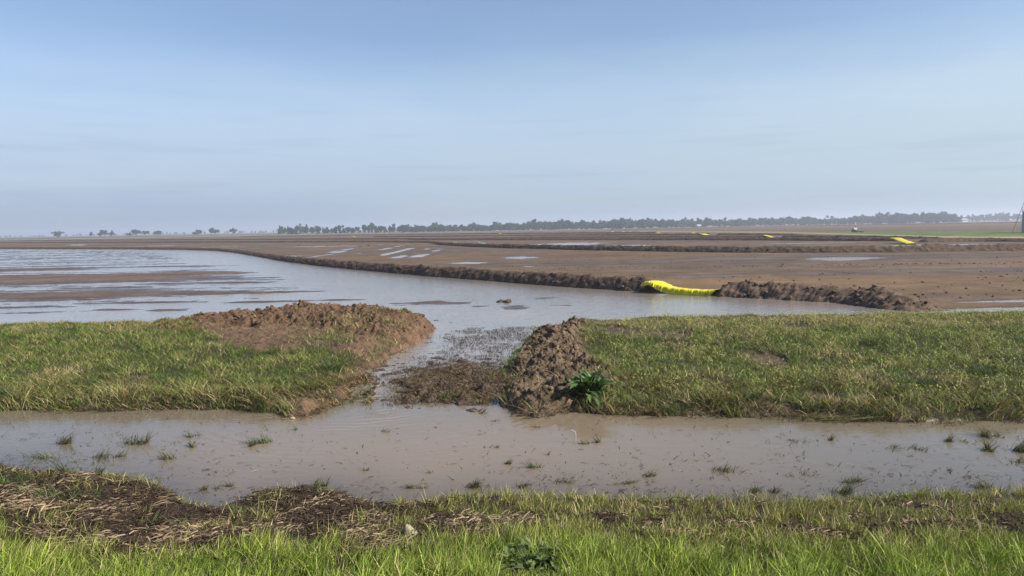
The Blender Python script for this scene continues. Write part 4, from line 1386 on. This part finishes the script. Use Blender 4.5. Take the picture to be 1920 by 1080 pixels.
rs = np.random.default_rng(77)
la = np.array(G(960, 506, .14)); lb = np.array(G(1960, 492, .14))
pts = []
for i in range(420):
    t_ = rs.random(); p = la * (1 - t_) + lb * t_ + rs.normal(0, .35, 2); pts.append((p[0], p[1], .15))
for i in range(900):
    p = G(rs.uniform(500, 2000), 470 + 95 * rs.random() ** .8, .14)
    if float(sd_poly(np.array([p[0]]), np.array([p[1]]), FIELD_A)[0]) < -1.6: pts.append((p[0], p[1], .14))
pts = np.array(pts)
pts[:, 2] = terrain(pts[:, 0], pts[:, 1])
cv, ct = clods(rs, len(pts), lambda n: pts, .012, .06)
o = mk('loose_clods', cv, None, ct, M_LEVEE2); tag(o, 'loose clods of soil strewn over the bare field behind the levee', 'clods', kind='stuff')


# ------------------------------------------------------------------ yellow spillway tarps
def tarp_mat():
    mt, t, b = mat('yellow tarp', (.74, .61, .03), .5, .3)
    oc = obj_coord(t)
    n = noise(t, 7, 4, .6, oc)
    r = ramp(t, [(.3, (.60, .53, .015)), (.7, (.78, .70, .03))], n.outputs['Fac'])
    ns_ = noise(t, 3.0, 6, .7, oc, .8); rs_ = ramp(t, [(.54, 0), (.66, .75)], ns_.outputs['Fac'])      # dried mud splashed on the sheet
    mm = N(t, 'ShaderNodeMix', data_type='RGBA'); L(t, rs_.outputs[0], mm.inputs[0]); L(t, r.outputs[0], mm.inputs[6]); mm.inputs[7].default_value = (.20, .14, .06, 1)
    L(t, mm.outputs[2], b.inputs['Base Color'])
    tr = N(t, 'ShaderNodeBsdfTranslucent'); tr.inputs['Color'].default_value = (.75, .62, .01, 1)
    ms = N(t, 'ShaderNodeMixShader'); ms.inputs[0].default_value = .15
    L(t, b.outputs[0], ms.inputs[1]); L(t, tr.outputs[0], ms.inputs[2]); L(t, ms.outputs[0], t.nodes['Material Output'].inputs['Surface'])
    bump(t, n.outputs['Fac'], .3, .02, b)
    return mt


M_TARP = tarp_mat()


def tarp(pL, pR, top, zb, label, depth=.85, seed=0, nx=220, fold=.035):
    """a sheet laid over the gap in a levee: hanging front, flat sill, folded edge. top: height along its length"""
    a = np.array([*pL, 0.]); b = np.array([*pR, 0.])
    e = b - a; ln = np.linalg.norm(e); e /= ln
    nrm = np.array([-e[1], e[0], 0]);
    if nrm[1] < 0: nrm = -nrm
    s = np.linspace(0, 1, nx)
    zt = np.interp(s, [p[0] for p in top], [p[1] for p in top])
    fr = np.interp(s, [p[0] for p in top], [p[2] for p in top])                 # height of the front bottom edge
    rows = []
    pr = [(0.0, 0.0), (.04, .25), (.05, .5), (.06, .75), (.08, .92), (.13, 1.0), (.30, 1.03), (.5, 1.0), (.75, .92), (1.0, .75)]
    for dd, hz_ in pr:
        off = depth * dd
        z = fr + (zt - fr) * hz_
        pl = fold * (1.3 * pn(s * 60 + dd * 4, s * 0, seed) + .30 * np.sin(s * 120 + 9 * pn(s * 9, s * 0, seed)) + 1.1 * pn(s * 17, s * 0 + dd * 5, seed + 2)) * (1 if dd < .2 else .6)
        q = a[None] + e[None] * (s * ln)[:, None] + nrm[None] * (off + pl + .03 * pn(s * 9, np.full(nx, dd * 7.), seed + 4))[:, None]
        q[:, 2] = zb + z + .03 * pn(s * 14, np.full(nx, dd * 6.), seed + 8) * (hz_ > .3)
        rows.append(q)
    V = np.stack(rows, 0).reshape(-1, 3)
    c = V.mean(0)
    o = mk('tarp', V - c, grid_quads(len(pr), nx), None, M_TARP, loc=tuple(c))
    m_ = o.modifiers.new('sheet', 'SOLIDIFY'); m_.thickness = .006
    tag(o, label, 'tarp', 'yellow tarps set in the levees')
    return o


pl = G(1199, 549, .1); pr_ = G(1340, 556.5, .1)
tarp(pl, pr_, [(0, .30, .25), (.06, .42, .30), (.12, .44, .31), (.22, .36, .22), (.30, .27, .08), (.42, .22, .0), (.6, .19, -.02), (.85, .19, -.02), (.93, .21, .03), (1, .25, .2)], .10,
     'largest bright yellow tarp draped over the gap in the near levee', .9, 1)
p1 = G(1686, 456, .1); p2 = G(1718, 458.5, .1)
tarp(p1, p2, [(0, .62, .5), (.25, .60, .35), (.5, .40, .12), (.8, .28, .0), (1, .14, .0)], .10, 'second yellow tarp sloping down by the green strip at right', 1.1, 2, 60, .03)
p1 = G(1438, 445.6, .1); p2 = G(1454, 446.4, .1)
tarp(p1, p2, [(0, .48, .38), (.3, .4, .2), (.7, .25, .1), (1, .12, .0)], .10, 'small yellow tarp on the third levee line', .8, 3, 40, .03)
p1 = G(1322, 441, .1); p2 = G(1333, 441.8, .1)
tarp(p1, p2, [(0, .42, .3), (.5, .3, .15), (1, .15, .0)], .12, 'small yellow tarp farther left beyond the third levee', 1.6, 4, 30, .03)
for px, py, w, lab in ((1298, 438.6, 6, 'tiny yellow tarp just left of the small far one'), (1231, 438.2, 7, 'tiny pale tarp at the far turnrow'), (1207, 437.0, 4, 'tiny whitish tarp farthest left by the turnrow'),
                       (1181, 435.8, 5, 'tiny yellow speck of tarp, right one of a far row'), (1167, 435.4, 5, 'tiny yellow speck of tarp, middle of a far row'), (1150, 434.8, 4, 'tiny yellow speck of tarp, left one of a far row'),
                       (936, 438.8, 5, 'tiny yellow tarp before the middle of the woods'), (661, 444.3, 5, 'tiny pale tarp before the clump of trees')):
    p1 = G(px - w / 2, py + .3, .1); p2 = G(px + w / 2, py + .5, .1)
    tarp(p1, p2, [(0, .42, .2), (.5, .34, .1), (1, .2, .0)], .12, lab, .8, px, 20, .02)

# ------------------------------------------------------------------ pump, sheds, metal building
M_WHITE, _, _ = mat('white paint', (.75, .74, .71), .5)
M_DARK, _, _ = mat('dark rubber', (.03, .03, .032), .8)
M_STEEL, _, _ = mat('galvanised steel', (.36, .38, .41), .5, .4)
M_RUST, _, _ = mat('rusty pipe', (.16, .10, .07), .8)

px_, py_ = G(1602, 436.2, .1)
S = math.hypot(px_, py_) / 1387.0
root = empty('irrigation_pump', (px_, py_, .12)); tag(root, 'small white irrigation pump on wheels with an upright pipe at the field edge', 'pump')
for dx in (-.38, .22):
    mb = MB(); k = 20
    mb.tube([(dx, -.34, .42), (dx, -.22, .42)], .42 if dx < 0 else .26, 20)
    w = mb.build('wheel', M_DARK, root)
    if dx > 0: w.location.z = -.16
mb = MB(); mb.box((.12, 0, .62), (.42, .30, .05)); mb.build('frame', M_RUST, root)
mb = MB(); mb.box((.15, 0, .88), (.38, .28, .20), taper=.9); mb.box((-.12, 0, 1.10), (.10, .2, .05)); mb.build('engine_cover', M_WHITE, root)
mb = MB(); mb.tube([(.18, .05, 1.05), (.16, .05, 1.6), (.2, .05, 2.0)], .05, 8); mb.build('exhaust_pipe', M_RUST, root)
mb = MB(); mb.tube([(.22, .05, 1.75), (.22, .05, 2.3)], .14, 10); mb.build('air_filter', M_WHITE, root)
mb = MB(); mb.tube([(.5, 0, .25), (1.3, 0, .2), (2.1, 0, .12)], .12, 10); mb.build('hose', M_DARK, root)


def corrugated(name, col, n_scale):
    mt, t, b = mat(name, col, .45, .4)
    oc = obj_coord(t)
    w = N(t, 'ShaderNodeTexWave', wave_type='BANDS', bands_direction='X'); w.inputs['Scale'].default_value = n_scale
    L(t, oc, w.inputs['Vector']); bump(t, w.outputs['Fac'], .6, .03, b)
    n = noise(t, 1.5, 4, .6, oc)
    r = ramp(t, [(.3, tuple(c * .8 for c in col)), (.7, tuple(c * 1.1 for c in col))], n.outputs['Fac']); L(t, r.outputs[0], b.inputs['Base Color'])
    return mt


M_CORR = corrugated('grey corrugated sheet', (.30, .32, .36), 2.5)
bx, by = G(1916.5, 437.0, .1)
Db = by
hb = 40 * Db / 1387.0
root = empty('metal_building', (bx, by, .1), -math.atan2(bx, by) - .02); tag(root, 'grey corrugated metal building cut off by the right edge', 'building')
mb = MB(); mb.box((4.0, 3.0, hb / 2), (4.0, 3.0, hb / 2)); mb.build('wall', M_CORR, root)
mb = MB()
mb.add([(-.25, -.25, hb), (8.25, -.25, hb), (8.25, 6.25, hb), (-.25, 6.25, hb), (-.25, 3, hb + 1.0), (8.25, 3, hb + 1.0)], [(0, 1, 5, 4), (2, 3, 4, 5), (3, 2, 1, 0)], [(0, 4, 3), (1, 2, 5)])
mb.build('roof', M_STEEL, root)
mb = MB(); mb.tube([(-.05, -.05, 0), (-.02, -.05, hb + .35)], .07, 8); mb.build('corner_post', M_STEEL, root)
mb = MB(); mb.box((5.0, -.03, 1.3), (1.2, .025, 1.3)); mb.build('door', M_STEEL, root)
# guy wire up to a mast that stands outside the picture
g0 = G(1897, 438.2, .1)
root = empty('guyed_mast', (g0[0] + 5.6, g0[1], .1)); tag(root, 'tall mast just beyond the right edge whose guy wire slants into view', 'mast')
mb = MB(); mb.tube([(0, 0, 0), (0, 0, 16.0)], .09, 8); mb.build('pole', M_STEEL, root)
mb = MB(); mb.tube([(-5.6, 0, 0), (-2.8, 0, 7.75), (0, 0, 15.6)], .03, 6); mb.build('guy_wire', M_DARK, root)


def shed(px, py, wpx, hpx, label, dark, D=880):
    yh = 443.5 - .0172 * px
    x, y = G(px, yh + 1387 * (CAM_H - .1) / D, .1)
    s = D / 1387.0; w = wpx * s; h = hpx * s
    root = empty('farm_shed', (x, y, .1)); tag(root, label, 'shed')
    mb = MB(); mb.box((0, 4, h * .5), (w / 2, 4, h * .5)); mb.build('wall', M_WHITE, root)
    mb = MB(); mb.add([(-w / 2 - .4, -.5, h), (w / 2 + .4, -.5, h), (w / 2 + .4, 8.5, h), (-w / 2 - .4, 8.5, h), (-w / 2 - .4, 4, h + 1.5), (w / 2 + .4, 4, h + 1.5)], [(0, 1, 5, 4), (2, 3, 4, 5), (3, 2, 1, 0)], [(0, 4, 3), (1, 2, 5)])
    mb.build('roof', M_STEEL, root)
    mb = MB(); mb.box((w * dark, -.02, h * .42), (w * .22, .03, h * .42)); mb.build('door', M_DARK, root)


shed(1764, 416.5, 20, 3.2, 'long low white shed before the dark woods', .38)
shed(1806, 416.0, 20, 4.2, 'taller cream white shed right of the long low one', -.28)
shed(1312, 427.5, 6, 2.4, 'tiny white building before the middle woods', .2, 660)


# ------------------------------------------------------------------ trees
def crown_cards(rs, cen, rx, rz, n, size, cols):
    """leaf clumps spread through a lumpy crown made of several lobes"""
    k = max(5, int(n / 45))
    lob = np.stack([rs.normal(0, .45, k) * rx, rs.normal(0, .45, k) * rx, rs.normal(.05, .42, k) * rz], 1)
    lr = (.32 + .22 * rs.random(k))
    w = rs.integers(0, k, n)
    dv = rs.normal(0, 1, (n, 3)); dv /= np.linalg.norm(dv, axis=1)[:, None]
    p = lob[w] + dv * (lr[w] * (rs.random(n) ** .45))[:, None] * np.array([rx, rx, rz])
    p = p + np.array(cen)
    a = rs.normal(0, 1, (n, 3)); a /= np.linalg.norm(a, axis=1)[:, None]
    b = np.cross(a, rs.normal(0, 1, (n, 3))); b /= np.linalg.norm(b, axis=1)[:, None] + 1e-9
    s = size * (.6 + .8 * rs.random(n))
    V = np.stack([p - a * s[:, None], p + b * s[:, None] * .6, p + a * s[:, None], p - b * s[:, None] * .6], 1).reshape(-1, 3)
    c = cols[rs.integers(0, len(cols), n)] * (.65 + .7 * rs.random((n, 1)))
    return V, np.arange(n * 4).reshape(-1, 4), np.repeat(c, 4, 0)


TC1 = np.array([[.040, .062, .022], [.055, .080, .028], [.030, .050, .020]])
TC2 = np.array([[.060, .085, .032], [.075, .100, .040], [.045, .070, .028]])
TC3 = np.array([[.075, .060, .050], [.060, .052, .042], [.055, .060, .036]])


def tree(px, hpx, wpx, D, label, group, crown_lo=.32, cols=TC1, seed=0, dens=1.0):
    yh = 443.5 - .0172 * px
    x, y = G(px, yh + 1387 * (CAM_H - .14) / D, .14)
    s = math.hypot(x, y) / 1387.0
    h = hpx * s; rx = wpx * s * .5
    rs = np.random.default_rng(int(px * 11 + seed))
    root = empty('field_tree', (x, y, .12)); tag(root, label, 'tree', group)
    mb = MB()
    b = h * .02 + .08
    mb.tube([(0, 0, -.1), (.05 * h * rs.normal() * .2, 0, h * crown_lo), (0, 0, h * .75)], [b, b * .75, b * .25], 7)
    for j in range(5):
        a = 6.28 * rs.random(); z0 = h * (crown_lo * .8 + .12 * rs.random())
        mb.tube([(0, 0, z0), (math.cos(a) * rx * .35, math.sin(a) * rx * .35, z0 + h * .16), (math.cos(a) * rx * .65, math.sin(a) * rx * .65, z0 + h * .27)], [b * .5, b * .32, b * .12], 5)
    mb.build('trunk', M_WOOD, root, True)
    rz = h * (1 - crown_lo) * .5
    V, Q, C = crown_cards(rs, (0, 0, h * crown_lo + rz), rx * .95, rz * .95, int(900 * dens), .055 * h + .00026 * D, cols)
    mk('crown', V, Q, None, M_TREE, root, False, {'col': C})
    return root


LEFT_TREES = [(108, 10.5, 13, 'lone round tree at the far left of the horizon'), (171, 8, 4.5, 'thin small tree left of the forked pair'), (188, 8, 8, 'smaller left half of a tree pair on the left horizon'),
              (196, 11.5, 11, 'taller right half of a tree pair on the left horizon'), (210, 9, 8, 'compact upright tree right of the tree pair'), (243, 6, 8, 'low bushy tree left of the widest tree'),
              (256, 11.5, 16, 'widest dark round tree on the left horizon'), (272, 9, 10, 'medium tree just right of the widest tree'), (297, 9, 11, 'round tree standing apart, fifth gap from the left'),
              (365, 6, 6, 'small low tree beside a taller round one'), (373, 11, 9, 'round topped tree with visible trunk left of centre horizon'), (397, 12, 11, 'leaning left tree of the double crowned pair'),
              (405, 10.5, 9, 'right tree of the double crowned pair'), (437, 11, 12, 'last lone tree before the clump of woods')]
for i, (px, h, w, lab) in enumerate(LEFT_TREES):
    tree(px, h, w, 760, lab, 'lone trees along the left horizon', .34, TC1, i)
CLUMP = [(526, 17, 8), (533, 12, 11), (546, 15, 8), (541, 10, 8), (557, 19, 8), (553, 12, 10), (567, 17, 11), (575, 15, 10), (586, 14, 12), (598, 16, 11), (607, 10, 7), (613, 12, 9), (622, 10, 8), (630, 15, 10), (637, 16, 10),
         (646, 11, 8), (653, 13, 10), (662, 11, 9), (672, 13, 9), (683, 17, 12), (691, 14, 8), (698, 18, 8), (706, 12, 8), (713, 14, 10), (722, 12, 8), (731, 13, 9), (738, 14, 9), (748, 11, 8), (757, 14, 9)]
for i, (px, h, w) in enumerate(CLUMP):
    if i in (0, 4, 11, 19, 21):
        lab = {0: 'tall tree at the left end of the clump of trees', 4: 'tallest tree in the clump, round head on a bare stem', 11: 'low tree in the dip of the clump', 19: 'broad tree right in the clump', 21: 'tall narrow tree in the right half of the clump'}[i]
    else:
        lab = 'hazy green tree among the clump left of the woods'
    tree(px, h * .94, w, 600 + (i * 37) % 60, lab, 'trees of the clump before the woods', .06, TC1 if i % 3 else TC2, 100 + i)


def wood(name, label, pts, cols, seed, spacing=3.6, rows=4, per=300):
    """a far wood: trees close together along a line; pts: (px, distance, height in px)"""
    rs = np.random.default_rng(seed)
    Vs = []; Qs = []; Cs = []; n = 0; mb = MB()
    pxs = np.array([p[0] for p in pts]); Ds = np.array([p[1] for p in pts]); hs = np.array([p[2] for p in pts])
    px = pxs[0]
    while px < pxs[-1]:
        D0 = np.interp(px, pxs, Ds)
        step = spacing * 1.54
        for r_ in range(rows):
            D = D0 + r_ * 9 + rs.random() * 6
            q = px + step * rs.normal(0, .4)
            yh = 443.5 - .0172 * q
            x, y = G(q, yh + 1387 * (CAM_H - .1) / D, .1)
            s = D / 1387.0
            h = np.interp(q, pxs, hs) * s * (.80 + .30 * rs.random()) * (1 + .30 * float(pn(q * .045, 0.3 * seed, seed))) * (1 + .03 * r_)
            rx = h * (.36 + .14 * rs.random())
            lo = .0 if r_ < 2 else .1
            rz = h * (1 - lo) * .5
            V, Q, C = crown_cards(rs, (x, y, .1 + h * lo + rz), rx * 1.15, rz, per, .05 * h + .00038 * D, cols)
            C = C * (.75 + .5 * rs.random())
            Vs.append(V); Qs.append(Q + n); Cs.append(C); n += len(V)
        px += step
    o = mk(name, np.concatenate(Vs), np.concatenate(Qs), None, M_TREE, None, False, {'col': np.concatenate(Cs)})
    tag(o, label, 'woods', kind='stuff')
    return o


wood('woods', 'long hazy line of woods across the middle horizon', [(752, 620, 12), (820, 640, 12), (900, 640, 11.5), (960, 640, 13.5), (1060, 650, 13.5), (1180, 650, 15), (1225, 660, 15), (1300, 700, 12.5), (1420, 740, 12), (1500, 760, 12.5), (1600, 790, 11)], np.concatenate([TC1, TC2]), 5)
wood('woods', 'dark taller woods on the right horizon', [(1584, 760, 7), (1600, 740, 13), (1640, 730, 15.5), (1690, 720, 16.5), (1740, 720, 17), (1775, 730, 17), (1790, 740, 12), (1797, 745, 8)], np.concatenate([TC1, TC3]), 6, 3.6)
wood('woods', 'paler woods behind the sheds at the right edge', [(1770, 1050, 11), (1800, 1050, 10), (1850, 1020, 12), (1920, 1000, 13.5), (2100, 1000, 13), (2500, 1000, 13)], TC2, 7, 6.0, 3)
wood('woods', 'faint blue far treeline on the left horizon', [(-500, 1700, 4.5), (0, 1700, 3.6), (60, 1750, 3.0), (140, 1800, 4.2), (240, 1750, 5), (330, 1700, 4.8), (440, 1700, 5), (520, 1650, 6), (560, 1650, 6)], TC2, 8, 9.0, 2, 130)

# ------------------------------------------------------------------ air
bpy.ops.mesh.primitive_cube_add(size=1, location=(0, 900, 10))
hzb = bpy.context.object
hzb.name = 'haze'; hzb.data.name = 'haze'
hzb.scale = (9600, 11400, 40)
hzb.location = (0, 0, 18.5)
tag(hzb, kind='stuff'); hzb['label'] = 'pale blue haze in the air over the fields'
mt = bpy.data.materials.new('haze'); mt.use_nodes = True
t = mt.node_tree; t.nodes.clear()
pv = N(t, 'ShaderNodeVolumePrincipled')
pv.inputs['Color'].default_value = (.78, .86, 1.0, 1)
pv.inputs['Density'].default_value = .00055
pv.inputs['Anisotropy'].default_value = .2
ou = N(t, 'ShaderNodeOutputMaterial'); L(t, pv.outputs[0], ou.inputs['Volume'])
hzb.data.materials.append(mt)
